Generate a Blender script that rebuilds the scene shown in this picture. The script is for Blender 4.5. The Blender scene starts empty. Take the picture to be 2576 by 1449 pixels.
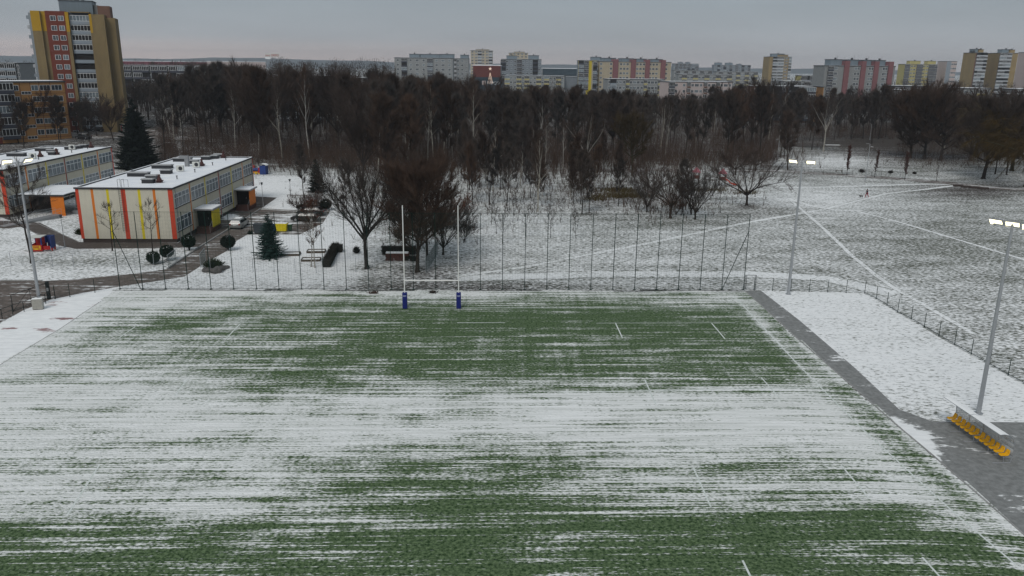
import bpy, bmesh, math, random
from mathutils import Vector, Matrix, noise as mnoise
R_ = math.radians
scn = bpy.context.scene
col = scn.collection
# ------------------------------------------------------------------ camera, sky, sun, exposure
FPX, CX, CY, W0 = 2003.0, 1288.0, 724.5, 2576.0
PITCH, ROLL, HC = math.atan(557/2003.0), 0.011, 24.2
cam = bpy.data.objects.new('camera', bpy.data.cameras.new('camera')); col.objects.link(cam)
cam.data.sensor_width = 36.0; cam.data.lens = 36.0*FPX/W0
cam.data.clip_start = 0.5; cam.data.clip_end = 20000
_c, _s = math.cos(ROLL), math.sin(ROLL)
_X = Vector((1,0,0)); _U0 = Vector((0, math.sin(PITCH), math.cos(PITCH))); _F = Vector((0, math.cos(PITCH), -math.sin(PITCH)))
_R = _c*_X + _s*_U0; _U = _c*_U0 - _s*_X
cam.matrix_world = Matrix(((_R.x,_U.x,-_F.x,0),(_R.y,_U.y,-_F.y,0),(_R.z,_U.z,-_F.z,HC),(0,0,0,1)))
scn.camera = cam
SUN_EL, SUN_AZ = 48, 200
w = bpy.data.worlds.new("World"); scn.world = w; w.use_nodes = True
nt = w.node_tree; nt.nodes.clear()
def N(nt, t, **kw):
    n = nt.nodes.new(t)
    for k, v in kw.items(): setattr(n, k, v)
    return n
out = N(nt,'ShaderNodeOutputWorld'); bg = N(nt,'ShaderNodeBackground'); bg.inputs[1].default_value = 0.1
sky = N(nt,'ShaderNodeTexSky', sky_type='NISHITA', sun_disc=False, sun_elevation=R_(SUN_EL), sun_rotation=R_(SUN_AZ))
sky.air_density = 1.0; sky.dust_density = 3.0
tc = N(nt,'ShaderNodeTexCoord'); sep = N(nt,'ShaderNodeSeparateXYZ'); nt.links.new(tc.outputs['Generated'], sep.inputs[0])
ramp = N(nt,'ShaderNodeValToRGB'); cr = ramp.color_ramp
nt.links.new(sep.outputs[2], ramp.inputs[0])
cr.elements[0].position = 0.0; cr.elements[0].color = (.60,.56,.56,1)
cr.elements[1].position = 1.0; cr.elements[1].color = (.40,.46,.52,1)
for p, c in ((.010,(.58,.56,.57)),(.026,(.49,.51,.54)),(.045,(.435,.475,.515)),(.08,(.375,.43,.475)),(.25,(.40,.45,.49))):
    e = cr.elements.new(p); e.color = c+(1,)
nz = N(nt,'ShaderNodeTexNoise'); nz.inputs['Scale'].default_value = 2.2; nz.inputs['Detail'].default_value = 5
mp = N(nt,'ShaderNodeMapping'); mp.inputs['Scale'].default_value = (1,1,7)
nt.links.new(tc.outputs['Generated'], mp.inputs[0]); nt.links.new(mp.outputs[0], nz.inputs[0])
mr = N(nt,'ShaderNodeMapRange'); mr.inputs[1].default_value=.3; mr.inputs[2].default_value=.7; mr.inputs[3].default_value=.89*8.2; mr.inputs[4].default_value=1.10*8.2
nt.links.new(nz.outputs[0], mr.inputs[0])
pk = N(nt,'ShaderNodeMapRange'); pk.inputs[1].default_value=-.55; pk.inputs[2].default_value=.35; pk.inputs[3].default_value=1; pk.inputs[4].default_value=0; nt.links.new(sep.outputs[0],pk.inputs[0])
pz = N(nt,'ShaderNodeMapRange',interpolation_type='SMOOTHSTEP'); pz.inputs[1].default_value=.003; pz.inputs[2].default_value=.034; pz.inputs[3].default_value=1; pz.inputs[4].default_value=0; nt.links.new(sep.outputs[2],pz.inputs[0])
pm_ = N(nt,'ShaderNodeMath',operation='MULTIPLY'); nt.links.new(pk.outputs[0],pm_.inputs[0]); nt.links.new(pz.outputs[0],pm_.inputs[1])
pc_ = N(nt,'ShaderNodeMix',data_type='RGBA'); nt.links.new(pm_.outputs[0],pc_.inputs[0]); nt.links.new(ramp.outputs[0],pc_.inputs[6]); pc_.inputs[7].default_value=(.84,.68,.63,1)
vm = N(nt,'ShaderNodeVectorMath', operation='SCALE'); nt.links.new(pc_.outputs[2], vm.inputs[0]); nt.links.new(mr.outputs[0], vm.inputs[3])
mx = N(nt,'ShaderNodeMix', data_type='RGBA'); mx.inputs[0].default_value = 0.93
nt.links.new(sky.outputs[0], mx.inputs[6]); nt.links.new(vm.outputs[0], mx.inputs[7])
nt.links.new(mx.outputs[2], bg.inputs[0]); nt.links.new(bg.outputs[0], out.inputs[0])
sl = bpy.data.lights.new('sun','SUN'); sl.energy = 1.6; sl.angle = R_(25); sl.color = (1,.97,.93)
so = bpy.data.objects.new('sun', sl); col.objects.link(so)
so.rotation_euler = (R_(90-SUN_EL), 0, R_(180-SUN_AZ))
so.location = (0,0,60)
scn.view_settings.view_transform = 'Standard'; scn.view_settings.look = 'None'
scn.view_settings.exposure = 0.0; scn.view_settings.gamma = 1.0
scn.render.resolution_x = 1024; scn.render.resolution_y = 576
random.seed(7)
rnd = random.random
def ru(a,b): return a+(b-a)*rnd()
# ------------------------------------------------------------------ pixel (photo, 2576 wide) -> world helpers
def ray(px, py):
    u = (px-CX)/FPX; v = -(py-CY)/FPX
    return _R*u + _U*v + _F
def smooth(t): t = max(0.0, min(1.0, t)); return t*t*(3-2*t)
def gz(x, y):
    return 7.0*smooth((y-165)/190.0)*smooth((-70-x)/70.0)*(1-smooth((y-480)/300.0))
def at(px, py, z=0.0):
    d = ray(px, py); t = (z-HC)/d.z
    for _ in range(6):
        t = (z+gz(d.x*t, d.y*t)-HC)/d.z
    return Vector((d.x*t, d.y*t, z+gz(d.x*t,d.y*t)))
def atY(px, py, Y):
    d = ray(px, py); t = Y/d.y
    return Vector((d.x*t, Y, HC+d.z*t))
def toP(x, y, z):
    p = Vector((x,y,z-HC)); f = p.dot(_F)
    if f < .1: return (-1e4, 1e4)
    return (CX+FPX*p.dot(_R)/f, CY-FPX*p.dot(_U)/f)
# ------------------------------------------------------------------ object helpers
def tag(o, label=None, cat=None, group=None, kind=None):
    if label: o['label'] = label
    if cat: o['category'] = cat
    if group: o['group'] = group
    if kind: o['kind'] = kind
    return o
def empty(name, loc=(0,0,0), rz=0, label=None, cat=None, group=None):
    o = bpy.data.objects.new(name, None); col.objects.link(o); o.location = loc; o.rotation_euler = (0,0,rz)
    o.empty_display_size = .2
    return tag(o, label, cat, group)
def link(name, me, parent=None, loc=None, rz=0):
    o = bpy.data.objects.new(name, me); col.objects.link(o)
    if parent: o.parent = parent
    if loc is not None: o.location = loc
    o.rotation_euler = (0,0,rz)
    return o
KIDS = {}
def copy_tree(o, parent=None):
    c = o.copy(); col.objects.link(c)
    if parent: c.parent = parent
    for ch in o.children: copy_tree(ch, c)
    return c
class MB:
    def __init__(s): s.v=[]; s.f=[]; s.m=[]; s.cm=0
    def mat(s, i): s.cm = i; return s
    def face(s, pts):
        b = len(s.v); s.v += [tuple(p) for p in pts]; s.f.append(tuple(range(b,b+len(pts)))); s.m.append(s.cm)
    def box(s, x0,y0,z0,x1,y1,z1):
        if x1<x0: x0,x1=x1,x0
        if y1<y0: y0,y1=y1,y0
        if z1<z0: z0,z1=z1,z0
        b=len(s.v); s.v += [(x0,y0,z0),(x1,y0,z0),(x1,y1,z0),(x0,y1,z0),(x0,y0,z1),(x1,y0,z1),(x1,y1,z1),(x0,y1,z1)]
        for q in ((3,2,1,0),(4,5,6,7),(0,1,5,4),(1,2,6,5),(2,3,7,6),(3,0,4,7)):
            s.f.append(tuple(b+i for i in q)); s.m.append(s.cm)
        return s
    def tube(s, p0, p1, r0, r1=None, n=6, cap=True):
        if r1 is None: r1=r0
        p0=Vector(p0); p1=Vector(p1); d=p1-p0
        if d.length < 1e-6: return s
        d.normalize(); a = Vector((0,0,1)) if abs(d.z)<.9 else Vector((1,0,0))
        u=d.cross(a).normalized(); w_=d.cross(u); b=len(s.v)
        for p,r in ((p0,r0),(p1,r1)):
            for i in range(n):
                t=2*math.pi*i/n; q=p+u*(r*math.cos(t))+w_*(r*math.sin(t)); s.v.append((q.x,q.y,q.z))
        for i in range(n):
            j=(i+1)%n; s.f.append((b+i,b+j,b+n+j,b+n+i)); s.m.append(s.cm)
        if cap and n>2:
            s.f.append(tuple(b+i for i in reversed(range(n)))); s.m.append(s.cm)
            s.f.append(tuple(b+n+i for i in range(n))); s.m.append(s.cm)
        return s
    def poly(s, pts, r, n=5):
        for a,b in zip(pts,pts[1:]): s.tube(a,b,r,r,n)
        return s
    def prism(s, pts, z0, z1):
        b=len(s.v); n=len(pts)
        s.v += [(p[0],p[1],z0) for p in pts]+[(p[0],p[1],z1) for p in pts]
        for i in range(n):
            j=(i+1)%n; s.f.append((b+i,b+j,b+n+j,b+n+i)); s.m.append(s.cm)
        s.f.append(tuple(b+i for i in reversed(range(n)))); s.m.append(s.cm)
        s.f.append(tuple(b+n+i for i in range(n))); s.m.append(s.cm)
        return s
    def xprism(s, pts, x0, x1):        # polygon in (y,z) extruded along x
        b=len(s.v); n=len(pts)
        s.v += [(x0,p[0],p[1]) for p in pts]+[(x1,p[0],p[1]) for p in pts]
        for i in range(n):
            j=(i+1)%n; s.f.append((b+i,b+n+i,b+n+j,b+j)); s.m.append(s.cm)
        s.f.append(tuple(b+i for i in range(n))); s.m.append(s.cm)
        s.f.append(tuple(b+n+i for i in reversed(range(n)))); s.m.append(s.cm)
        return s
    def ball(s, c, r, sub=2, sz=1.0, jit=0):
        bm=bmesh.new(); bmesh.ops.create_icosphere(bm, subdivisions=sub, radius=1); b=len(s.v)
        for v in bm.verts:
            k=r*(1+jit*(rnd()-.5)); s.v.append((c[0]+v.co.x*k, c[1]+v.co.y*k, c[2]+v.co.z*k*sz))
        for f in bm.faces: s.f.append(tuple(b+v.index for v in f.verts)); s.m.append(s.cm)
        bm.free(); return s
    def mesh(s, name, mats):
        me=bpy.data.meshes.new(name); me.from_pydata(s.v,[],s.f)
        if not isinstance(mats,(list,tuple)): mats=[mats]
        for m in mats: me.materials.append(m)
        if any(s.m): me.polygons.foreach_set('material_index', s.m)
        me.update(); return me
    def build(s, name, mats, parent=None, loc=None, rz=0, smooth_=False):
        me=s.mesh(name,mats)
        if smooth_: me.polygons.foreach_set('use_smooth',[True]*len(me.polygons))
        return link(name, me, parent, loc, rz)
# ------------------------------------------------------------------ materials
M = {}
def mat(name, c, rough=.8, metal=0, var=.12, scale=3.0, bump=0, c2=None, emit=0, objvar=0, alpha=1, stretch=None, spec=.3):
    m = bpy.data.materials.new(name); m.use_nodes=True; nt=m.node_tree; b=nt.nodes['Principled BSDF']
    b.inputs['Roughness'].default_value=rough; b.inputs['Metallic'].default_value=metal
    b.inputs['Specular IOR Level'].default_value = spec
    if c2 is None: c2=tuple(max(0,x*(1-2*var)) for x in c)
    tc=N(nt,'ShaderNodeTexCoord'); nz=N(nt,'ShaderNodeTexNoise'); nz.inputs['Scale'].default_value=scale; nz.inputs['Detail'].default_value=6; nz.inputs['Roughness'].default_value=.65
    src=tc.outputs['Object']
    if stretch:
        mp=N(nt,'ShaderNodeMapping'); mp.inputs['Scale'].default_value=stretch; nt.links.new(src,mp.inputs[0]); src=mp.outputs[0]
    nt.links.new(src,nz.inputs['Vector'])
    rp=N(nt,'ShaderNodeValToRGB'); rp.color_ramp.elements[0].position=.3; rp.color_ramp.elements[1].position=.7
    rp.color_ramp.elements[0].color=tuple(c2)+(1,); rp.color_ramp.elements[1].color=tuple(c)+(1,)
    nt.links.new(nz.outputs[0],rp.inputs[0]); o=rp.outputs[0]
    if objvar:
        oi=N(nt,'ShaderNodeObjectInfo'); hs=N(nt,'ShaderNodeHueSaturation')
        a=N(nt,'ShaderNodeMapRange'); a.inputs[3].default_value=1-objvar; a.inputs[4].default_value=1+objvar; nt.links.new(oi.outputs['Random'],a.inputs[0])
        nt.links.new(a.outputs[0],hs.inputs['Value'])
        w2=N(nt,'ShaderNodeMath',operation='MULTIPLY'); w2.inputs[1].default_value=7.31; nt.links.new(oi.outputs['Random'],w2.inputs[0])
        w3=N(nt,'ShaderNodeMath',operation='FRACT'); nt.links.new(w2.outputs[0],w3.inputs[0])
        a2=N(nt,'ShaderNodeMapRange'); a2.inputs[3].default_value=.55; a2.inputs[4].default_value=1.15; nt.links.new(w3.outputs[0],a2.inputs[0])
        nt.links.new(a2.outputs[0],hs.inputs['Saturation'])
        nt.links.new(o,hs.inputs['Color']); o=hs.outputs[0]
    nt.links.new(o,b.inputs['Base Color'])
    if bump:
        bp=N(nt,'ShaderNodeBump'); bp.inputs['Strength'].default_value=bump; bp.inputs['Distance'].default_value=.05
        nt.links.new(nz.outputs[0],bp.inputs['Height']); nt.links.new(bp.outputs[0],b.inputs['Normal'])
    if emit:
        b.inputs['Emission Color'].default_value=tuple(c)+(1,); b.inputs['Emission Strength'].default_value=emit
    if alpha<1: b.inputs['Alpha'].default_value=alpha
    M[name]=m; return m
SNOW=(.86,.87,.865)
mat('snow',SNOW,.75,var=.03,scale=1.5,bump=.1)
mat('roof_snow',SNOW,.8,c2=(.70,.73,.78),scale=.5,bump=.15)
mat('cream',(.55,.52,.425),.85,var=.07,scale=.9,stretch=(1.6,1.6,.5))
mat('k_red',(.52,.055,.022),.7,var=.06); mat('k_orange',(.62,.17,.015),.7,var=.06); mat('k_yellow',(.62,.50,.015),.7,var=.06)
mat('plinth',(.06,.045,.04),.85,var=.15); mat('dark_trim',(.035,.037,.042),.6)
mat('white_pvc',(.75,.77,.78),.45,var=.03)
mat('glass',(.06,.075,.09),.12,c2=(.015,.02,.028),scale=.6,spec=.8)
mat('curtain_glass',(.22,.27,.30),.2,c2=(.05,.065,.08),scale=.9,spec=.8,stretch=(1,1,.4))
mat('dark_opening',(.012,.010,.010),.7); mat('grey_metal',(.30,.31,.32),.5,metal=.3,var=.1)
mat('galv',(.42,.44,.46),.45,metal=.5,var=.1,scale=2); mat('black_metal',(.012,.018,.018),.5)
mat('green_post',(.008,.028,.022),.6,spec=.1); mat('white_paint',(.78,.78,.76),.5,var=.03)
mat('pad_blue',(.008,.018,.16),.6,var=.1); mat('logo_grey',(.45,.50,.68),.6)
mat('brown_vent',(.07,.025,.022),.6); mat('steps_red',(.10,.045,.035),.8)
mat('seat_yellow',(.82,.41,.005),.4,var=.03)
mat('bark',(.052,.040,.033),.95,var=.3,scale=4,bump=.4,objvar=.25,spec=.05)
mat('twig',(.092,.062,.047),.95,var=.3,scale=1,objvar=.4,spec=.05)
mat('twig_red',(.078,.052,.040),.95,var=.3,scale=1,objvar=.3,spec=.05)
mat('twig_olive',(.085,.055,.018),.95,var=.3,scale=1,objvar=.15,spec=.05)
mat('twig_grey',(.085,.068,.058),.95,var=.3,scale=1,objvar=.25,spec=.05)
mat('birch_bark',(.46,.44,.38),.9,c2=(.12,.105,.09),scale=2.5,stretch=(1,1,2.5),objvar=.15,spec=.05)
mat('olive_bark',(.055,.050,.028),.95,var=.3,scale=4,bump=.4,spec=.05)
mat('russet_leaf',(.13,.035,.02),.8,var=.35,scale=2,objvar=.2)
mat('needle',(.012,.020,.014),.9,var=.3,scale=2,objvar=.2,spec=.1)
mat('needle_blue',(.030,.062,.055),.9,c2=(.012,.028,.024),scale=1.5,spec=.1)
mat('topiary',(.022,.034,.020),.9,var=.35,scale=5,objvar=.15,spec=.1)
mat('juniper',(.035,.045,.016),.9,var=.3,scale=3,spec=.1)
mat('hedge_twig',(.035,.028,.024),.95,var=.3,scale=3,spec=.05)
mat('dry_grass',(.11,.085,.035),.9,var=.3,scale=2,spec=.05)
mat('rock',(.13,.12,.115),.9,var=.3,scale=3,bump=.4)
mat('car_silver',(.33,.34,.33),.3,metal=.5,var=.03); mat('car_dark',(.022,.019,.018),.3,var=.1,spec=.5)
mat('car_glass',(.01,.012,.014),.08,spec=.6); mat('tyre',(.012,.012,.012),.85); mat('rim',(.4,.4,.41),.35,metal=.6)
mat('tail_red',(.25,.01,.01),.3); mat('plate',(.7,.7,.68),.5)
mat('bin_grey',(.045,.052,.06),.6); mat('bin_yellow',(.72,.58,.01),.5); mat('bin_green',(.03,.07,.035),.6); mat('bin_blue',(.01,.05,.14),.5)
mat('toy_red',(.42,.02,.02),.5); mat('toy_blue',(.02,.05,.20),.5); mat('toy_yellow',(.70,.45,.02),.5); mat('toy_white',(.65,.66,.62),.6)
mat('wood',(.10,.075,.055),.85,var=.25,stretch=(1,6,1)); mat('brick_pile',(.12,.05,.04),.9,var=.3)
mat('cabinet',(.42,.41,.37),.7); mat('jacket',(.015,.015,.03),.85); mat('trousers',(.28,.015,.03),.85); mat('skin',(.45,.28,.2),.6); mat('dog_fur',(.10,.09,.08),.95,var=.4)
mat('net_wire',(.02,.05,.042),.8,spec=.05)
mat('chain_link',(.10,.13,.13),.7)
# translucent canopy
m=mat('polycarbonate',(.62,.66,.68),.35,alpha=.5)
def lampmat(name,c,s):
    m=bpy.data.materials.new(name); m.use_nodes=True; b=m.node_tree.nodes['Principled BSDF']
    b.inputs['Emission Color'].default_value=c+(1,); b.inputs['Emission Strength'].default_value=s; M[name]=m
lampmat('led',(1,.90,.56),2.2); lampmat('festive',(1,.45,.10),.32)
# snow / vegetation ground cover driven by coverage attributes
def ground_mat(name, grass1, grass2, litter, s_fine, sx, sy, k_streak, k_fine, k_patch, bump, snowc=SNOW, snow2=(.74,.755,.755), sharp=.16, streak_attr=False):
    m=bpy.data.materials.new(name); m.use_nodes=True; nt=m.node_tree; b=nt.nodes['Principled BSDF']; L=nt.links.new
    b.inputs['Roughness'].default_value=.85; b.inputs['Specular IOR Level'].default_value=.15
    ge=N(nt,'ShaderNodeNewGeometry')
    at_=N(nt,'ShaderNodeAttribute', attribute_name='cov'); al=N(nt,'ShaderNodeAttribute', attribute_name='litter')
    def noise(scale, vec, det=5, ro=.65):
        n=N(nt,'ShaderNodeTexNoise'); n.inputs['Scale'].default_value=scale; n.inputs['Detail'].default_value=det; n.inputs['Roughness'].default_value=ro; L(vec,n.inputs['Vector']); return n.outputs[0]
    def mapv(src, s):
        mp=N(nt,'ShaderNodeMapping'); mp.inputs['Scale'].default_value=s; L(src,mp.inputs[0]); return mp.outputs[0]
    def math_(op,a,bb,c=None):
        n=N(nt,'ShaderNodeMath',operation=op)
        for i,q in enumerate((a,bb,c)):
            if q is None: continue
            if isinstance(q,(int,float)): n.inputs[i].default_value=q
            else: L(q,n.inputs[i])
        return n.outputs[0]
    pos=ge.outputs['Position']
    if streak_attr:
        st=N(nt,'ShaderNodeAttribute', attribute_name='streak'); sp=N(nt,'ShaderNodeSeparateXYZ'); L(pos,sp.inputs[0])
        cb=N(nt,'ShaderNodeCombineXYZ'); L(sp.outputs[0],cb.inputs[0]); L(st.outputs['Fac'],cb.inputs[1]); spos=cb.outputs[0]
    else: spos=pos
    streak=noise(1.0, mapv(spos,(sx,sy,0)),4,.55)
    patch=noise(.40 if streak_attr else .22, mapv(spos,(.5,1.2,1)),5,.65)
    fine=noise(s_fine, mapv(pos,(.6,1.25,1)),3,.6)
    v=math_('MULTIPLY',math_('SUBTRACT',streak,.5),k_streak)
    v=math_('MULTIPLY_ADD',math_('SUBTRACT',fine,.5),k_fine,v)
    v=math_('MULTIPLY_ADD',math_('SUBTRACT',patch,.5),k_patch,v)
    if streak_attr:
        s2=noise(1.0, mapv(spos,(.07,9.0,0)),3,.5); v=math_('MULTIPLY_ADD',math_('SUBTRACT',s2,.5),2.4,v)
        s3=noise(1.0, mapv(pos,(1.5,.05,0)),2,.5); v=math_('MULTIPLY_ADD',math_('SUBTRACT',s3,.5),.45,v)
    v=math_('ADD',v,at_.outputs['Fac'])
    mr=N(nt,'ShaderNodeMapRange',interpolation_type='SMOOTHSTEP'); mr.inputs[1].default_value=.5-sharp; mr.inputs[2].default_value=.5+sharp; L(v,mr.inputs[0])
    g=N(nt,'ShaderNodeMix',data_type='RGBA'); g.inputs[6].default_value=grass1+(1,); g.inputs[7].default_value=grass2+(1,)
    gn=noise(s_fine*.8, mapv(pos,(1,1,1)),3); gr=N(nt,'ShaderNodeMapRange'); gr.inputs[1].default_value=.35; gr.inputs[2].default_value=.65; L(gn,gr.inputs[0]); L(gr.outputs[0],g.inputs[0])
    g2=N(nt,'ShaderNodeMix',data_type='RGBA'); L(al.outputs['Fac'],g2.inputs[0]); L(g.outputs[2],g2.inputs[6]); g2.inputs[7].default_value=litter+(1,)
    sc=N(nt,'ShaderNodeMix',data_type='RGBA'); sc.inputs[6].default_value=snow2+(1,); sc.inputs[7].default_value=snowc+(1,)
    sr=N(nt,'ShaderNodeMapRange'); sr.inputs[1].default_value=.35; sr.inputs[2].default_value=.62; L(noise(1.0,mapv(spos,(.12,3.5,0)),6,.7) if streak_attr else noise(s_fine*.5,mapv(spos,(.5,1.5,1)),6),sr.inputs[0]); L(sr.outputs[0],sc.inputs[0])
    f=N(nt,'ShaderNodeMix',data_type='RGBA'); L(mr.outputs[0],f.inputs[0]); L(g2.outputs[2],f.inputs[6]); L(sc.outputs[2],f.inputs[7])
    L(f.outputs[2],b.inputs['Base Color'])
    bp=N(nt,'ShaderNodeBump'); bp.inputs['Strength'].default_value=bump; bp.inputs['Distance'].default_value=.12
    L(fine,bp.inputs['Height']); L(bp.outputs[0],b.inputs['Normal'])
    M[name]=m; return m
ground_mat('meadow',(.055,.062,.045),(.14,.15,.115),(.045,.036,.030),3.6,1.0,2.0,1.0,3.2,1.1,.6,sharp=.42)
ground_mat('turf',(.014,.040,.010),(.140,.200,.100),(.05,.05,.05),6.0,.08,1.8,2.0,2.2,1.7,1.0,snowc=(.88,.89,.88),snow2=(.60,.62,.59),streak_attr=True,sharp=.30)
ground_mat('tartan',(.25,.15,.15),(.32,.20,.20),(.09,.07,.065),2.5,.3,.8,1.2,.8,1.4,.05,sharp=.12)
ground_mat('paving',(.165,.17,.165),(.25,.255,.25),(.10,.085,.075),3.0,.4,1.6,1.0,1.0,1.6,.12,sharp=.12)
ground_mat('drive',(.085,.072,.062),(.15,.125,.11),(.07,.06,.055),2.0,.25,1.6,1.8,1.0,1.2,.1,sharp=.2)
# ------------------------------------------------------------------ ground sheets
def set_attr(me, name, vals):
    a=me.attributes.new(name,'FLOAT','POINT'); a.data.foreach_set('value',vals)
def interp_axis(xs,x):
    if x<=xs[0]: return 0,0.0
    if x>=xs[-1]: return len(xs)-2,1.0
    i=0
    while xs[i+1]<x: i+=1
    return i,(x-xs[i])/(xs[i+1]-xs[i])
def grid_mesh(name, xs, ys, zf, mats, keep=None):
    v=[(x,y,zf(x,y)) for y in ys for x in xs]; n=len(xs); f=[]
    for j in range(len(ys)-1):
        for i in range(n-1):
            if keep and not keep((xs[i]+xs[i+1])/2,(ys[j]+ys[j+1])/2): continue
            f.append((j*n+i,j*n+i+1,(j+1)*n+i+1,(j+1)*n+i))
    me=bpy.data.meshes.new(name); me.from_pydata(v,[],f); me.materials.append(mats)
    me.polygons.foreach_set('use_smooth',[True]*len(f)); me.update(); return me
def frange(a,b,s):
    o=[];x=a
    while x<b-1e-6: o.append(x); x+=s
    return o+[b]
# wood outline in photo pixels (where leaf litter shows)
def in_poly(x,y,P):
    c=False; j=len(P)-1
    for i in range(len(P)):
        if (P[i][1]>y)!=(P[j][1]>y) and x<(P[j][0]-P[i][0])*(y-P[i][1])/(P[j][1]-P[i][1])+P[i][0]: c=not c
        j=i
    return c
BLOBS=[(1500,600,330,60,.10,-.05),(1350,560,160,60,.06,0),(2420,640,230,70,-.12,-.1),(2150,530,170,40,.08,0), # px,py,rx,ry,dcov,dlitter
 (1100,700,140,45,-.12,.7),(1050,690,60,20,-.1,.4),(1560,495,170,35,-.25,.8),(1640,560,190,18,-.22,.2),(1900,530,120,25,-.2,.4),
 (1330,590,200,40,.06,0),(1500,600,150,35,-.10,0),(2250,760,250,80,.1,0),(2100,640,300,60,-.05,0),(2400,560,250,60,-.10,0),(2500,620,150,80,-.06,0),
 (2060,500,160,25,.25,0),(2110,405,130,18,.5,0),(2350,360,260,55,-.5,1),(2450,480,170,22,-.4,.9),(2000,430,90,20,-.12,.5),(2170,435,200,12,-.05,0),
 (280,655,200,18,-.18,0),(120,655,150,20,-.1,0),(230,560,60,40,-.12,0),(60,600,70,40,.1,0),(660,640,120,60,.35,0),(560,690,150,25,.2,0),(780,600,120,60,.35,0),(860,650,60,30,.3,0),
 (690,470,60,22,.5,0),(730,520,70,20,.3,0),(682,655,55,12,-.45,.1),(797,497,36,9,-.6,1),(100,700,150,18,.15,0),(800,722,500,4,-.25,.6),(1290,722,160,6,-.3,.9),
 (923,677,17,4,-.4,.6),(784,672,10,3,-.3,.5),(283,633,8,3,-.3,.5),(384,634,8,3,-.3,.5),(80,664,16,5,-.3,.5),(1464,540,14,4,-.4,.5),(1482,537,12,4,-.4,.5),(1878,519,20,5,-.35,.6),(765,500,12,3,-.4,.6),(1187,437,12,3,-.4,.6),(1983,741,14,3,-.4,.9),(387,665,12,3,-.4,.6),(422,657,12,3,-.3,.6),(575,631,10,3,-.3,.6),(538,682,40,8,-.4,.7),(874,535,12,3,-.4,.6),(560,375,170,20,.2,0),(120,340,120,20,.1,0),(330,470,60,30,.3,0),(1600,690,300,10,.15,0),(1500,655,400,12,.1,0)]
def meadow_cov(x,y):
    if y<15 or y>420 or abs(x)>300: return .5,.6
    px,py=toP(x,y,gz(x,y))
    c=.50; l=.15
    if py<480:   # towards and under the wood: patchy leaf litter, plus tree shade put into colour
        k=smooth((455-py)/75.0); c-=.42*k; l+=.8*k
        if px>1950 and py>370: c+=.22*k; l-=.5*k
    if px<900 and py>440: c=.72; l=.1
    for bx,by,rx,ry,dc,dl in BLOBS:
        q=((px-bx)/rx)**2+((py-by)/ry)**2
        if q<5: e=math.exp(-q); c+=dc*e; l+=dl*e
    return c,min(1,max(0,l))
def axis(a,b,s,out_lo,out_hi):
    xs=frange(a,b,s); q=[];d=s;x=a
    while x>out_lo: d*=1.35; x-=d; q.append(x)
    r=[];d=s;x=b
    while x<out_hi: d*=1.35; x+=d; r.append(x)
    return q[::-1]+xs+r
gx=axis(-150,150,1.6,-9000,9000); gy=axis(18,300,1.6,-900,9000)
me=grid_mesh('ground',gx,gy,gz,M['meadow'])
cl=[meadow_cov(v.co.x,v.co.y) for v in me.vertices]
set_attr(me,'cov',[c for c,_ in cl]); set_attr(me,'litter',[l for _,l in cl])
tag(link('ground',me),'rough meadow and wood floor thinly covered in snow','ground',kind='structure')
# playing field
TX=[0,200,400,600,800,1000,1200,1400,1600,1800,2000,2200,2400]
TAB=[(733,[.98,.98,.97,.9,.75,.75,.8,.7,.62,.75,.8,.9,.9]),(760,[.98,.97,.9,.65,.45,.5,.5,.45,.45,.6,.7,.9,.9]),(790,[.98,.9,.5,.4,.3,.2,.12,.1,.1,.2,.4,.7,.9]),
(830,[.98,.55,.35,.4,.25,.2,.15,.12,.12,.15,.3,.6,.9]),(860,[.97,.6,.6,.6,.4,.25,.3,.3,.3,.25,.3,.6,.9]),(890,[.95,.8,.65,.35,.15,.15,.25,.3,.3,.25,.2,.5,.9]),
(920,[.9,.7,.65,.5,.25,.25,.2,.3,.35,.25,.2,.4,.8]),(950,[.85,.65,.8,.5,.4,.4,.4,.35,.5,.35,.3,.4,.8]),(975,[.9,.8,.8,.5,.45,.45,.5,.55,.55,.5,.5,.5,.8]),
(1000,[.9,.85,.85,.75,.7,.75,.75,.85,.85,.85,.85,.8,.8]),(1050,[.9,.88,.88,.88,.88,.85,.85,.95,.95,.92,.9,.9,.9]),(1100,[.92,.85,.85,.9,.9,.85,.8,.82,.92,.93,.95,.95,.9]),
(1140,[.85,.7,.65,.6,.7,.6,.5,.45,.75,.75,.7,.85,.9]),(1180,[.85,.75,.7,.7,.6,.45,.35,.25,.75,.6,.55,.75,.85]),(1220,[.85,.75,.75,.8,.65,.4,.3,.5,.8,.65,.55,.75,.85]),
(1260,[.85,.75,.7,.7,.5,.3,.25,.4,.65,.55,.6,.7,.9]),(1300,[.7,.65,.6,.75,.6,.25,.25,.35,.35,.3,.25,.2,.7]),(1340,[.3,.35,.35,.45,.5,.3,.3,.3,.2,.15,.12,.12,.4]),
(1380,[.35,.4,.35,.35,.35,.3,.3,.35,.3,.25,.25,.2,.3]),(1449,[.2,.2,.2,.3,.35,.25,.15,.25,.25,.2,.2,.15,.2])]
TY=[r[0] for r in TAB]
def lerp_pts(P,y):   # P: list of (y,x) ascending
    if y<=P[0][0]: a,b=P[0],P[1]
    elif y>=P[-1][0]: a,b=P[-2],P[-1]
    else:
        for a,b in zip(P,P[1:]):
            if a[0]<=y<=b[0]: break
    return a[1]+(b[1]-a[1])*(y-a[0])/(b[0]-a[0])
def wl(pts): return sorted((at(*p).y,at(*p).x) for p in pts)
EDGE_R=wl([(1862,731),(1990,855),(2120,985),(2262,1130),(2390,1255),(2576,1440)])
PATH_L=wl([(1874,731),(2010,855),(2140,968),(2262,1075),(2340,1140),(2450,1235),(2576,1345)])
LINE_R=wl([(1845,743),(2010,920),(2170,1080),(2400,1290),(2560,1425)])
EDGE_L=wl([(290,729),(250,760),(150,828),(0,918)])
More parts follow.
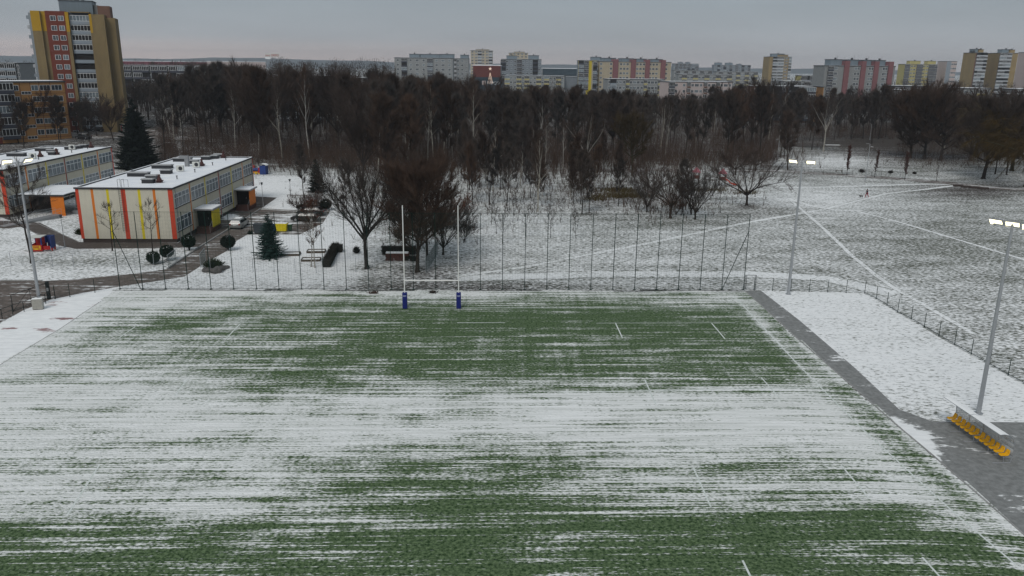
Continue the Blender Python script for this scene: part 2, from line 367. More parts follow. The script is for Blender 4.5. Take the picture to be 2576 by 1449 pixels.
YF_L,YF_R=at(302,728).y,at(1862,730).y
def yfar(x): return YF_L+(YF_R-YF_L)*(x+43.4)/69.4
def pitch_cov(x,y):
    px,py=toP(x,y,0)
    i,t=interp_axis(TX,px); j,s=interp_axis(TY,py)
    a=TAB[j][1]; b=TAB[j+1][1]
    c=(a[i]*(1-t)+a[i+1]*t)*(1-s)+(b[i]*(1-t)+b[i+1]*t)*s
    c=.5+(c-(.59 if py<970 else .565+.045*smooth((py-1270)/60)+.04*smooth((py-1120)/40)))*1.25
    d=x-lerp_pts(LINE_R,y)
    if d>-.6: c=c*(1-smooth((d+.6)/.6))+(.62)*smooth((d+.6)/.6)
    if d>.5: c=.44
    if d>2.0: c=.7
    dl=x-lerp_pts(EDGE_L,y)
    if dl<3: c=max(c,1.0-.1*dl)
    if yfar(x)-y<.35: c=.15
    return c
def keep_pitch(x,y): return y<yfar(x) and lerp_pts(EDGE_L,y)<x<lerp_pts(PATH_L,y)
px_=frange(-44,32,.5); py_=frange(14,88,.5)
me=grid_mesh('playing_field',px_,py_,lambda x,y:.008,M['turf'],keep_pitch)
set_attr(me,'cov',[pitch_cov(v.co.x,v.co.y) for v in me.vertices])
set_attr(me,'litter',[.9 if yfar(v.co.x)-v.co.y<.8 else 0 for v in me.vertices])
set_attr(me,'streak',[v.co.y+.010*max(0,v.co.x-19)**2*smooth((64-v.co.y)/6)+.036*v.co.x*-1 for v in me.vertices])
tag(link('playing_field',me),'artificial turf playing field streaked with swept snow','playing field',kind='structure')
def sheet(name, pix, z, mname, cov, lit=0, step=.8, label='', blobs=(), cat='ground'):
    P=[(at(*p).x,at(*p).y) for p in pix]
    x0=min(p[0] for p in P);x1=max(p[0] for p in P);y0=min(p[1] for p in P);y1=max(p[1] for p in P)
    bm=bmesh.new(); vs=[bm.verts.new((p[0],p[1],0)) for p in P]; bm.faces.new(vs)
    for ax,lo,hi in ((0,x0,x1),(1,y0,y1)):
        k=lo+step
        while k<hi:
            no=(1,0,0) if ax==0 else (0,1,0); co=(k,0,0) if ax==0 else (0,k,0)
            bmesh.ops.bisect_plane(bm,geom=bm.verts[:]+bm.edges[:]+bm.faces[:],plane_co=co,plane_no=no); k+=step
    bmesh.ops.recalc_face_normals(bm,faces=bm.faces[:])
    me=bpy.data.meshes.new(name)
    for v in bm.verts: v.co.z=z+gz(v.co.x,v.co.y)
    bm.to_mesh(me); bm.free()
    if sum(p.normal.z for p in me.polygons)<0: me.flip_normals()
    me.materials.append(M[mname])
    cv=[]
    for v in me.vertices:
        c=cov; q0=toP(v.co.x,v.co.y,v.co.z)
        for bx,by,rx,ry,dc in blobs:
            q=((q0[0]-bx)/rx)**2+((q0[1]-by)/ry)**2
            if q<6: c+=dc*math.exp(-q)
        cv.append(c)
    set_attr(me,'cov',cv); set_attr(me,'litter',[lit]*len(cv))
    return tag(link(name,me),label,cat,kind='structure')
sheet('running_track',[(-60,940),(0,918),(150,828),(250,760),(290,729),(305,716),(204,738),(127,754),(60,780),(0,815),(-60,840)],.006,'tartan',.98,label='rose coloured running track under snow',
      blobs=[(158,802,38,7,-.75),(112,832,35,7,-.6),(230,770,28,4,-.5),(165,757,40,5,-.4),(20,826,30,6,-.5),(130,765,20,6,-.4)],cat='track')
PATHP=[(1874,731),(2010,855),(2140,968),(2262,1075),(2340,1140),(2450,1235),(2576,1345),(2700,1460),(2700,1064),(2345,1060),(2262,1030),(2150,925),(2010,805),(1914,731)]
sheet('paved_path',PATHP,.004,'paving',.12,label='grey paved path beside the pitch',blobs=[(2235,1080,30,42,.9),(2290,1105,45,32,1.3),(2345,1150,22,18,.9),(2120,900,60,14,.3),(2060,820,60,10,.25),(2200,970,40,12,.3),(1960,775,40,8,.3),(2576,1290,40,70,.2)],cat='path')
sheet('grass_verge',[(1914,731),(2010,805),(2150,925),(2262,1030),(2345,1060),(2700,1064),(2700,1035),(2540,948),(2362,848),(2175,738),(2040,734)],.005,'meadow',.93,label='snowy grass verge between path and low fence',blobs=[(2290,1040,70,9,-.45),(2150,935,110,10,-.12),(2380,1062,40,8,-.4),(2370,850,200,6,-.1)],cat='verge')
sheet('driveway',[(-60,705),(0,707),(106,707),(184,703),(306,692),(388,682),(421,677),(502,622),(580,574),(614,553),(655,527),(751,532),(830,532),(812,562),(754,590),(643,590),(623,590),(588,610),(571,631),(513,664),(464,696),(388,708),(306,720),(204,738),(127,754),(60,780),(0,812),(-60,835)],.010,'drive',.18,label='wet brown driveway with tyre tracks in slush',
      blobs=[(720,548,60,12,.5),(640,560,30,12,.25),(690,585,60,6,.3),(480,650,20,30,.1),(60,745,60,8,.12)],cat='driveway')
sheet('pavement',[(150,618),(57,570),(20,575),(-60,570),(-60,552),(100,560),(197,609),(448,611),(545,545),(621,500),(640,494),(697,497),(655,526),(614,552),(580,573),(502,621),(440,624),(190,626)],.007,'drive',.08,lit=.6,label='brown paved walk around the kindergarten',blobs=[(580,545,22,7,1.2),(560,570,10,3,.5)],cat='pavement')
sheet('asphalt_drive',[(-60,322),(60,330),(200,326),(300,318),(420,340),(560,350),(560,358),(420,352),(300,350),(100,356),(-60,350)],.02,'drive',.3,label='car park road behind the kindergarten',step=4,cat='road')
# long park road & trodden snow tracks
def strip_path(name, pix, wd, z, mname, cov, label, taper=False, lit=0):
    P=[at(*p) for p in pix]; Q=[]
    for a,b in zip(P,P[1:]):
        n=max(2,int((b-a).length/1.2))
        Q+=[a.lerp(b,i/n) for i in range(n)]
    Q.append(P[-1]); v=[];f=[];cv=[]
    for i,q in enumerate(Q):
        d=(Q[min(i+1,len(Q)-1)]-Q[max(i-1,0)]).normalized(); s=Vector((-d.y,d.x,0))
        ww=wd*(.5+.16*(mnoise.noise(q*.5)))
        for k,kc in ((-1.7,-.55),(-1,.05),(0,.1),(1,.05),(1.7,-.55)):
            p=q+s*(ww*k); v.append((p.x,p.y,z+gz(p.x,p.y))); cv.append(cov+ (kc if taper else (0 if abs(k)<1.5 else -.3)))
    for i in range(len(Q)-1):
        for k in range(4): a=i*5+k; f.append((a,a+1,a+6,a+5))
    me=bpy.data.meshes.new(name); me.from_pydata(v,[],f); me.update()
    if me.polygons[0].normal.z<0: me.flip_normals()
    me.materials.append(M[mname]); set_attr(me,'cov',cv); set_attr(me,'litter',[lit]*len(v))
    return tag(link(name,me),label,'path',kind='structure')
strip_path('snow_track',[(1150,695),(1320,672),(1480,640),(1640,610),(1800,576),(1900,556),(2060,529),(2150,507),(2230,487),(2330,476),(2400,467)],.75,.006,'meadow',.75,'trodden white track across the meadow',True)
strip_path('snow_track',[(1985,500),(2020,530),(2070,573),(2140,640),(2200,690),(2250,725),(2330,770),(2450,840)],.5,.0085,'meadow',.76,'white track running down to the fence',True)
strip_path('snow_track',[(2060,529),(2150,530),(2250,555),(2350,585),(2450,615),(2600,660)],.45,.011,'meadow',.8,'white track crossing the right of the meadow',True)
strip_path('snow_track',[(1960,472),(2100,470),(2200,467),(2330,463),(2400,464)],.9,.0135,'meadow',.85,'faint white track along the far meadow edge',True)
strip_path('snow_track',[(1985,500),(2040,518),(2100,528),(2170,530)],.8,.0155,'meadow',.9,'short white track joining the others',True)
strip_path('park_path',[(1200,432),(1500,428),(1780,428),(1960,430),(2100,439),(2250,449),(2400,462),(2500,472),(2640,482)],2.6,.018,'drive',.42,'pale park road along the wood edge',lit=.0)
strip_path('snow_track',[(1150,700),(1500,690),(1900,690),(2080,700),(2250,740)],2.2,.004,'meadow',.80,'mown snowy strip behind the ball fence',True)
# kerbs and lines
mb=MB()
def kerb(pix,wd=.12,h=.1,z=0.0):
    P=[at(*p) for p in pix]
    for a,b in zip(P,P[1:]):
        d=(b-a).normalized(); s=Vector((-d.y,d.x,0))*wd/2
        mb.prism([(a+s)[:2],(a-s)[:2],(b-s)[:2],(b+s)[:2]],z,z+h)
kerb([(421,677),(502,622),(580,574),(614,553),(655,526),(751,531),(830,531)],.2,.14)
kerb([(1874,731),(2010,855),(2140,968),(2262,1075),(2340,1140),(2450,1235),(2576,1345),(2700,1460)],.12,.03)
kerb([(0,918),(150,828),(250,760)],.05,.02)
kerb([(0,706),(106,706)],.25,.08)
kerb([(92,561),(197,608)],.1,.06); kerb([(150,619),(57,571)],.1,.06)
tag(mb.build('kerb',mat('kerb_stone',(.34,.34,.33),.9,var=.2)),'grey kerb stones along drive and paths','kerb',kind='structure')
mb=MB()
def line(a,b,wd=.11):
    a=at(*a);b=at(*b); d=(b-a).normalized(); s=Vector((-d.y,d.x,0))*wd/2
    mb.face([(p.x,p.y,.0125) for p in (a-s,b-s,b+s,a+s)])
line((330,774),(1850,775)); line((930,733),(1800,736),.08); line((860,812),(1020,812)); line((1150,812),(1270,812)); line((1500,813),(1850,812),.08); line((1845,743),(2010,920)); line((2010,920),(2170,1080)); line((2170,1080),(2400,1290)); line((2400,1290),(2560,1425))
for a,b in (((1548,812),(1566,851)),((1790,813),(1824,853)),((1622,955),(1650,1018)),((1915,950),(1960,1000)),((1745,1178),(1788,1275)),((2118,1173),(2185,1252)),((1868,1410),(1890,1455)),((2320,1402),(2368,1455)),((604,815),(565,856)),((340,822),(300,850)),((470,955),(440,996)),((250,1170),(168,1298)),((450,810),(660,811)),((1400,987),(2060,975))):
    line(a,b)
tag(mb.build('pitch_line',mat('line_paint',(.74,.76,.76),.8,c2=(.5,.56,.5),scale=2.5)),'thin white painted pitch markings','marking',kind='structure')
# far hills
mb=MB(); HX=list(range(-9500,9501,190)); pts=[]
for i,x in enumerate(HX):
    h=46+26*mnoise.noise(Vector((x*.0008,3.1,0)))+14*mnoise.noise(Vector((x*.004,1.7,0)))-x*.004
    pts.append((x,h))
for (x0,h0),(x1,h1) in zip(pts,pts[1:]):
    mb.face([(x0,5200,-1),(x1,5200,-1),(x1,6300,h1),(x0,6300,h0)]); mb.face([(x0,6300,h0),(x1,6300,h1),(x1,7600,-1),(x0,7600,-1)])
tag(mb.build('hills',mat('far_forest',(.03,.038,.04),.95,scale=.01)),'low forested hills on the horizon','hills',kind='structure')
#===PART2===
# ------------------------------------------------------------------ rugby goal
gl,gr_=at(1019,776),at(1154,776)
g=empty('rugby_goal',(gl+gr_)/2,math.atan2(gr_.y-gl.y,gr_.x-gl.x),'white rugby goal posts with blue padded feet on the far goal line','goal posts')
hw=(gr_-gl).length/2
for s in (-1,1):
    mb=MB().tube((s*hw,0,0),(s*hw,0,3.4),.065,.06,10).tube((s*hw,0,3.4),(s*hw,0,10.75),.055,.05,10); mb.build('upright',M['white_paint'],g)
    pm=MB().box(s*hw-.24,-.24,.02,s*hw+.24,.24,1.72); pd=pm.build('post_pad',M['pad_blue'],g)
    b=pd.modifiers.new('b','BEVEL'); b.width=.06; b.segments=2
    lm=MB()
    for i,(a0,a1) in enumerate(((-.17,-.13),(-.11,-.07),(-.05,.0),(.02,.06),(.08,.12),(.13,.17))):
        lm.box(s*hw+a0,-.247,1.36+(i%2)*.02,s*hw+a1,-.241,1.47)
    lm.box(s*hw-.13,-.247,1.33,s*hw+.1,-.241,1.345); lm.build('logo',M['logo_grey'],pd)
MB().tube((-hw,0,3.0),(hw,0,3.0),.07,.07,8).build('crossbar',M['white_paint'],g)
# ------------------------------------------------------------------ ball stop fence
A,B=at(302,727),at(1870,729)
d=(B-A); L=d.length; rz=math.atan2(d.y,d.x)
f=empty('ball_stop_fence',A,rz,'tall dark green ball stop net on thin posts behind the goal','fence')
NP=28; HF=8.7
for i in range(NP+1):
    x=L*i/NP
    mb=MB().tube((x,0,0),(x,0,HF),.042,.038,6).tube((x,0,0),(x,0,.06),.16,.13,8); mb.build('post',M['green_post'],f)
for x0,x1,z1 in ((-.2+L/NP*1,0,6.6),(L-L/NP*1,L,6.8)):
    MB().tube((x0,-.06,0),(x1,-.06,z1),.04,.04,5).build('brace',M['green_post'],f)
mb=MB()
for k in range(58): z=.05+k*.15; mb.tube((0,.07,z),(L,.07,z),.0055,.0055,3,False)
k=0
while k*.30<L: x=k*.30; mb.tube((x,.07,.03),(x,.07,8.62),.0045,.0045,3,False); k+=1
nb=mb.build('net',M['net_wire'],f)
MB().tube((0,.07,HF-.05),(L,.07,HF-.05),.014,.014,4).tube((0,.07,.05),(L,.07,.05),.02,.02,4).build('cable',M['green_post'],f)
# ------------------------------------------------------------------ low fences
def wire_fence(name,label,posts,h,pm,wm,rail=False,mesh_step=.16,r=.03,thick=.004,top=False):
    P=[Vector((p.x,p.y,gz(p.x,p.y))) for p in posts]; o=P[0].copy(); root=empty(name,o,0,label,'fence')
    for p in P:
        q=p-o; MB().tube(q,q+Vector((0,0,h)),r,r,6).tube(q,q+Vector((0,0,.05)),r*2.4,r*2.2,6).build('post',M[pm],root)
    mb=MB(); up=Vector((0,0,1))
    for a,b in zip(P,P[1:]):
        a=a-o;b=b-o
        z=.08
        while z<h: mb.tube(a+up*z,b+up*z,thick,thick,3,False); z+=mesh_step
        n=int((b-a).length/mesh_step)
        for i in range(1,n): q=a.lerp(b,i/n); mb.tube(q+up*.08,q+up*(h-.05),thick,thick,3,False)
    mb.build('wire_mesh',M[wm],root)
    if rail:
        mb=MB()
        for a,b in zip(P,P[1:]):
            for z in rail: mb.tube(a-o+up*z,b-o+up*z,.022,.022,5)
        mb.build('rail',M[pm],root)
    return root
def even(a,b,n): a=at(*a);b=at(*b); return [a.lerp(b,i/n) for i in range(n+1)]
wire_fence('chain_link_fence','low dark chain link fence from the gate along the meadow edge to the corner',even((1897,730),(2175,738),6),1.5,'green_post','chain_link',thick=.003)
cor=[at(2175,738)]; e=at(2536,944.5); e2=at(2700,1038)
pp=[at(2175,738),at(2204,752),at(2231,768)]
for p in ((2258,786),(2292,803),(2325,823),(2362,845),(2401,867.6),(2443,891.6),(2489,917),(2536,944.5),(2588,972),(2645,1004)): pp.append(at(*p))
wire_fence('chain_link_fence','low dark post fence beside the snowy verge on the right',pp,1.45,'green_post','chain_link',rail=(.12,),thick=.003)
wire_fence('chain_link_fence','grey post fence of the kindergarten garden left of its driveway',[at(-24,668),at(28.6,669),at(81,669.5),at(133,670),at(186,670.5),at(237,671),at(288,671.5),at(340,672),at(388,672.5),at(424,676)],1.7,'galv','chain_link',mesh_step=.2,thick=.003)
kf=[at(505,672),at(530,681),at(584,683),at(637,683),at(690,684),at(743,685),at(796,686),at(848,685),at(895,684),at(943,683),at(992,684),at(1030,686),at(1071,688)]
wire_fence('chain_link_fence','grey post fence of the kindergarten garden right of its driveway',kf,1.7,'galv','chain_link',mesh_step=.2,thick=.003)
wire_fence('chain_link_fence','chain link fence running back from the garden corner beside the big willow',[at(1071,688).lerp(at(1101,640),i/8) for i in range(9)],1.9,'galv','chain_link',mesh_step=.12,thick=.008)
wire_fence('chain_link_fence','short chain link fence between running track and driveway',[at(139,752),at(176,746.6),at(239,735.5),at(302,728)],1.5,'green_post','chain_link',thick=.003)
wire_fence('chain_link_fence','low fence round the snowy playground pen in the far park',[at(1955,436)]+even((1975,437),(2265,443),12),1.1,'bark','chain_link',mesh_step=.3,thick=.006)
def gate(name,label,a,b,h,pm,rails=(.1,.95,1.0),diag=0,mesh_=True):
    a=at(*a);b=at(*b); L=(b-a).length; g=empty(name,a,math.atan2(b.y-a.y,b.x-a.x),label,'gate')
    mb=MB().tube((0,0,.1),(L,0,.1),.03).tube((0,0,h),(L,0,h),.03).tube((0,0,0),(0,0,h),.035).tube((L,0,0),(L,0,h),.035)
    n=max(1,int(L/1.6))
    if diag:
        for i in range(1,n): mb.tube((L*i/n,0,.1),(L*i/n,0,h),.022)
        for i in range(n):
            z0,z1=(.1,h) if i%2==0 else (h,.1); mb.tube((L*i/n,0,z0),(L*(i+1)/n,0,z1),.02)
    mb.build('gate_frame',M[pm],g)
    if mesh_:
        mb=MB(); z=.15
        while z<h: mb.tube((0,0,z),(L,0,z),.004,.004,3,False); z+=.07
        x=.07
        while x<L: mb.tube((x,0,.1),(x,0,h),.004,.004,3,False); x+=.07
        mb.build('wire_mesh',M['chain_link'],g)
    return g
gate('sliding_gate','long dark sliding gate with diagonal struts beside the left light mast',(34,785),(123,752),1.75,'black_metal',diag=1,mesh_=False)
gate('garden_gate','open galvanised gate leaf by the topiary at the driveway',(424,676),(444,660),1.7,'galv')
gate('garden_gate','second galvanised gate leaf open on the right side of the driveway',(505,672),(517,657),1.7,'galv')
gt=empty('small_gate',at(1886,729),rz,'narrow dark gate frame at the end of the tall net','gate')
mb=MB()
for x in (-.62,-.48,.48,.62): mb.tube((x,0,0),(x,0,1.75 if abs(x)>.5 else 1.7),.03)
mb.tube((-.62,0,1.72),(.62,0,1.72),.03).tube((-.48,0,.12),(.48,0,.12),.025); mb.build('gate_frame',M['black_metal'],gt)
pc=at(124,752); bx=empty('gate_control_post',pc,.3,'black pillar with grey panel at the right end of the sliding gate','post')
MB().box(-.16,-.16,0,.16,.16,1.9).build('pillar',M['black_metal'],bx); MB().box(-.1,-.175,.9,.1,-.162,1.25).build('panel',M['grey_metal'],bx)
# hand rail by the track
rp=[at(-12,812),at(6,803),at(33,793),at(61,798-14),at(89,772),at(115.5,764),at(139.6,752)]
root=empty('hand_rail',rp[0],0,'low two bar dark railing on short posts in front of the sliding gate','railing'); mb=MB()
for p in rp: q=p-rp[0]; MB().tube(q,q+Vector((0,0,1.05)),.035).build('post',M['black_metal'],root)
for a,b in zip(rp,rp[1:]):
    for z in (.55,1.03): mb.tube(a-rp[0]+Vector((0,0,z)),b-rp[0]+Vector((0,0,z)),.022)
mb.build('rail',M['black_metal'],root)
c=at(97,778); cb=empty('electric_cabinet',c,.25,'pale electrical cabinet at the foot of the left light mast','cabinet'); cb.scale=(.78,.8,.88)
MB().box(-.6,-.3,.08,.6,.3,1.22).box(-.64,-.34,1.22,.64,.34,1.27).build('housing',M['cabinet'],cb)
MB().box(-.55,-.312,.15,-.02,-.302,1.18).box(.02,-.312,.15,.55,-.302,1.18).build('door',mat('cabinet_door',(.36,.35,.31),.6),cb)
MB().box(-.55,-.25,0,.55,.25,.08).build('base',M['plinth'],cb); MB().box(-.6,-.3,1.271,.6,.3,1.30).build('snow_cap',M['snow'],cb)
# ------------------------------------------------------------------ light masts
def light_mast(px,py,label,rzz,lamps,H=14.6):
    b=at(px,py); m=empty('light_mast',b,0,label,'floodlight mast','floodlight masts round the pitch')
    MB().tube((0,0,0),(0,0,H*.5),.17,.125,12).tube((0,0,H*.5),(0,0,H),.125,.085,12).tube((0,0,0),(0,0,.05),.32,.32,10).tube((0,0,.4),(0,0,.46),.185,.185,12).build('pole',M['galv'],m)
    cr_=empty('x',(0,0,0)); bpy.data.objects.remove(cr_)
    c,s=math.cos(rzz),math.sin(rzz)
    def T(x,y,z): return (x*c-y*s,x*s+y*c,H+z)
    MB().tube(T(-1.25,0,-.05),T(1.25,0,-.05),.05,.05,8).tube(T(0,0,-.5),T(0,0,.15),.09,.09,8).build('crossarm',M['galv'],m)
    for (ox,tilt,yw) in lamps:
        hm=MB(); lm=MB()
        def Q(x,y,z):
            cy_,sy_=math.cos(yw),math.sin(yw); ct,st=math.cos(tilt),math.sin(tilt)
            y2,z2=y*ct+z*st,-y*st+z*ct
            return T(ox+x*cy_-y2*sy_, x*sy_+y2*cy_, z2+.08)
        def hexa(mb,x0,x1,y0,y1,z0,z1):
            P=[Q(x,y,z) for z in (z0,z1) for x,y in ((x0,y0),(x1,y0),(x1,y1),(x0,y1))]; bb=len(mb.v); mb.v+=P
            for q in ((3,2,1,0),(4,5,6,7),(0,1,5,4),(1,2,6,5),(2,3,7,6),(3,0,4,7)): mb.f.append(tuple(bb+i for i in q)); mb.m.append(0)
        hexa(hm,-.46,.46,-.26,.26,0,.1)
        for k in range(7): hexa(hm,-.42+k*.13,-.39+k*.13,-.24,.24,.1,.18)
        hexa(lm,-.42,.42,-.22,.22,-.03,-.004)
        h=hm.build('lamp_head',M['grey_metal'],m); lm.build('led_panel',M['led'],h)
    return m
light_mast(100,765,'grey floodlight mast on the left beside the electrical cabinet',.9,((-.95,.95,.0),(.95,.8,.4)))
light_mast(1983,740,'grey floodlight mast standing behind the paved path at the far right corner',-.5,((-.95,.85,-.3),(.85,.95,.1)))
light_mast(2461,1040,'grey floodlight mast right behind the yellow seated shelter',-1.0,((-1.1,.9,0),(.0,.95,.2),(1.1,.95,.3)),H=14.0)
# ------------------------------------------------------------------ dugout with 12 yellow seats (two units)
def dugout():
    a=at(2541,1165); b=at(2396,1062); dv=b-a; L=dv.length; ang=math.atan2(dv.y,dv.x)-math.pi/2
    g=empty('team_shelter',a,ang,'curved clear roofed team shelter with a row of yellow seats on the paved apron','shelter')
    # local: y along bench (0..L), x=0 back, -x toward the pitch
    prof=[(0,0),(.09,.45),(.12,.9),(.07,1.35),(-.10,1.72),(-.38,1.93),(-.72,2.0),(-1.0,1.98)]
    half=L/2
    for u in (0,1):
        y0=u*half+.03; y1=(u+1)*half-.03
        for y in (y0,(y0+y1)/2,y1):
            mb=MB().poly([(p[0],y,p[1]) for p in prof],.022,6)
            mb.tube((.05,y,.03),(-1.15,y,.03),.025)
            mb.tube((.07,y,.42),(-.55,y,.42),.02).tube((-.5,y,.42),(-.45,y,.03),.02)
            mb.build('frame_rib',M['galv'],g)
        mb=MB()
        for x,z in ((.1,.45),(.08,1.3),(-1.0,1.98)): mb.tube((x,y0,z),(x,y1,z),.018)
        mb.tube((-.3,y0,.42),(-.3,y1,.42),.03).build('rail',M['galv'],g)
        mb=MB()
        for (x0,z0),(x1,z1) in zip(prof[1:],prof[2:]):
            mb.face([(x0,y0,z0),(x0,y1,z0),(x1,y1,z1),(x1,y0,z1)])
        cp=mb.build('canopy',M['polycarbonate'],g,smooth_=True); sd=cp.modifiers.new('s','SOLIDIFY'); sd.thickness=.008
        mb=MB()
        for (x0,z0),(x1,z1) in zip(prof[5:],prof[6:]):
            mb.face([(x0,y0,z0+.02),(x0,y1,z0+.02),(x1,y1,z1+.02),(x1,y0,z1+.02)])
        mb.build('snow_film',M['snow'],cp)
        for k in range(6):
            yc=y0+.27+k*(y1-y0-.54)/5
            mb=MB(); S=[(-.56,.40),(-.52,.445),(-.35,.43),(-.18,.44),(-.08,.50),(-.03,.62),(.0,.80)]
            ws=[.17,.20,.215,.21,.20,.20,.15]
            v0=len(mb.v)
            for (x,z),w_ in zip(S,ws):
                for t in (-1,-.5,.5,1): mb.v.append((x-(.03 if abs(t)==1 and x>-.1 else 0),yc+t*w_,z+(.035 if abs(t)==1 and x<-.1 else 0)))
            for i in range(len(S)-1):
                for j in range(3): q=v0+i*4+j; mb.f.append((q,q+1,q+5,q+4)); mb.m.append(0)
            s=mb.build('seat',M['seat_yellow'],g,smooth_=True); sd=s.modifiers.new('s','SOLIDIFY'); sd.thickness=.025
    return g
dugout()
# branch piles on the pitch
def twig_pile(px,py,r,label,n=70,leafy=True):
    p=at(px,py); mb=MB()
    for i in range(n):
        a=ru(0,6.28); q=Vector((math.cos(a)*ru(0,r),math.sin(a)*ru(0,r)*.6,ru(0,.12)))
        d=Vector((ru(-1,1),ru(-1,1),ru(-.05,.5)))*r*.7; mb.tube(q,q+d,.015,.004,3)
        if leafy: e=q+d*.5; mb.face([e,e+Vector((ru(-.15,.15),ru(-.1,.1),.02)),e+Vector((ru(-.1,.1),ru(-.1,.1),.14))])
    tag(mb.build('leaf_pile',M['twig_red'],None,p),label,'leaf pile')
twig_pile(938,738,.7,'brown heap of leaves and twigs left of the goal'); twig_pile(1090,737,.6,'small brown leaf heap between the goal posts')
# ------------------------------------------------------------------ kindergarten buildings
def kindergarten(o,rz,label,W=13.1,L=38.4,H=7.6,porch=True,px_units=None,solid=True):
    g=empty('kindergarten_building',o,rz,label,'building')
    T=.25
    MB().box(0,0,.55,W,L,H-.12).build('wall',M['cream'],g)
    MB().box(-.02+.12,.12,0,W-.12,L-.12,.55).build('plinth',M['plinth'],g)
    mb=MB(); e=.14
    mb.box(-e,-e,H-.12,W+e,T,H+.12).box(-e,L-T,H-.12,W+e,L+e,H+.12).box(-e,T,H-.12,T,L-T,H+.12).box(W-T,T,H-.12,W+e,L-T,H+.12)
    mb.build('parapet',M['dark_trim'],g)
    rf=MB().box(T,T,H-.11,W-T,L-T,H-.02).build('roof',M['roof_snow'],g)
    MB().box(-e+.03,-e+.03,H+.122,W+e-.05,T-.1,H+.15).box(-e+.03,T-.1,H+.122,T-.08,L,H+.15).box(T-.08,L-T+.1,H+.122,W,L+e-.04,H+.15).box(W-T+.08,T-.1,H+.122,W+e-.06,L-T,H+.14).build('snow_edge',M['roof_snow'],rf)
    z0,z1=.55,H-.12
    st=[(.0,.032,'k_red'),(.157,.183,'k_orange'),(.315,.341,'k_yellow'),(.467,.513,'k_red'),(.64,.668,'k_yellow'),(.795,.822,'k_orange'),(.952,1.0,'k_red')]
    for a,b,mt in st: MB().box(a*W-(.012 if a==0 else 0),-.012,z0+.002,b*W+(.012 if b==1 else 0),-.0005,z1-.002).build('stripe',M[mt],g)
    for a,b,mt in st: MB().box(a*W,L+.0005,z0+.002,b*W,L+.012,z1-.002).build('stripe',M[mt],g)
    bay=L/6
    seps=['k_orange','k_yellow','k_red','k_yellow','k_orange']
    for side in (0,1):
        X=W if side else 0; sg=1 if side else -1
        for i,mt in enumerate(seps):
            y=(i+1)*bay; MB().box(X+sg*.0005,y-.17,z0+.002,X+sg*.012,y+.17,z1-.002).build('stripe',M[mt],g)
        for y0,y1 in ((-.012,.02),(L-.45,L+.0)): MB().box(X+sg*.0005,y0,z0+.002,X+sg*.013,y1,z1-.002).build('stripe',M['k_red'],g)
        for fl in range(2):
            for b in range(6):
                if side and fl==0 and b in (1,4) and porch: continue
                ya=b*bay+.42; yb=(b+1)*bay-.45
                za=.55+.95+fl*3.35; zb=za+1.95
                wd=MB().box(X-sg*.05,ya,za,X+sg*.004,yb,zb).build('window',M['curtain_glass'],g)
                fm=MB(); xo,xi=X+sg*.006,X+sg*.04
                n=4
                for k in range(n+1):
                    y=ya+(yb-ya)*k/n; fm.box(xo,y-.05 if k else y,za+.08,xi,y+.05 if k<n else y+.0+.05,zb-.08)
                fm.box(xo,ya,za,xi,yb+.05,za+.08).box(xo,ya,zb-.08,xi,yb+.05,zb)
                for k in range(n):
                    a_=ya+(yb-ya)*k/n+.05; b_=ya+(yb-ya)*(k+1)/n-.05; zm=za+(zb-za)*.66; fm.box(xo,a_,zm-.04,xi-sg*.004,b_,zm+.04)
                fm.build('frame',M['white_pvc'],wd)
                MB().box(X+sg*.005,ya-.05,za-.09,X+sg*.16,yb+.1,za-.03).build('sill',M['dark_trim'],wd)
        if side and porch:
            for b,mt in ((1,'k_yellow'),(4,'k_orange')):
                y0=b*bay+1.2; y1=y0+3.4; x1=X+2.5; zf=.75; zt=3.3
                MB().box(X+.013,y0+.0,0,x1,y1,zf).build('porch_floor',M['steps_red'],g)
                MB().box(x1-.12,y0+.02,zf-.15,x1+.0-.0,y1-.05,zt).box(X+.015,y1-.05-.12,zf,x1-.12,y1-.05,zt).build('porch_wall',M[mt],g)
                rf2=MB().box(X+.013,y0-.5,zt,x1+.35,y1+.2,zt+.2).build('porch_roof',M['grey_metal'],g)
                MB().box(X+.05,y0-.4,zt+.2,x1+.25,y1+.12,zt+.27).build('roof_snow',M['roof_snow'],rf2)
                dr=MB().box(X+.02,y0+.9,zf,x1-.13,y0+1.0,zt-.02).build('door',M['dark_opening'],g)
                MB().tube((X+1.6,y0+.86,zf+1.0),(X+1.6,y0+.86,zf+1.3),.02).build('handle',M['galv'],dr)
                for k in range(4): MB().box(X+.3,y0-1.25+k*.3,0,x1-.1,y0-.0-.002 if k==3 else y0-1.25+(k+1)*.3,.15+k*.15).build('step',M['steps_red'],g)
                MB().tube((x1-.1,y0-1.2,.1),(x1-.1,y0-1.2,1.1),.02).tube((x1-.1,y0-1.2,1.1),(x1-.1,y0,1.75),.02).tube((x1-.1,y0,.75),(x1-.1,y0,1.75),.02).build('hand_rail',M['galv'],g)
        if side:
            for yy in (.9,L*.5,L-.7):
                MB().tube((W+.09,yy,.1),(W+.09,yy,H-.2),.05,.05,6).build('downpipe',M['galv'],g)
        # small wall extras
    if solid:
        MB().box(W-.02,bay*.1,.2,W-.001,bay*.1+.3,.4).build('air_brick',M['dark_opening'],g)
    # roof ladder on the gable
    mb=MB(); lx=W*.45
    for dx in (0,.5): mb.tube((lx+dx,-.18,1.6),(lx+dx,-.18,H+1.2),.025).tube((lx+dx,-.18,H+1.2),(lx+dx,.6,H+1.2),.02).tube((lx+dx,.6,H+.1),(lx+dx,.6,H+1.2),.02)
    for k in range(19): mb.tube((lx,-.18,1.8+k*.32),(lx+.5,-.18,1.8+k*.32),.015)
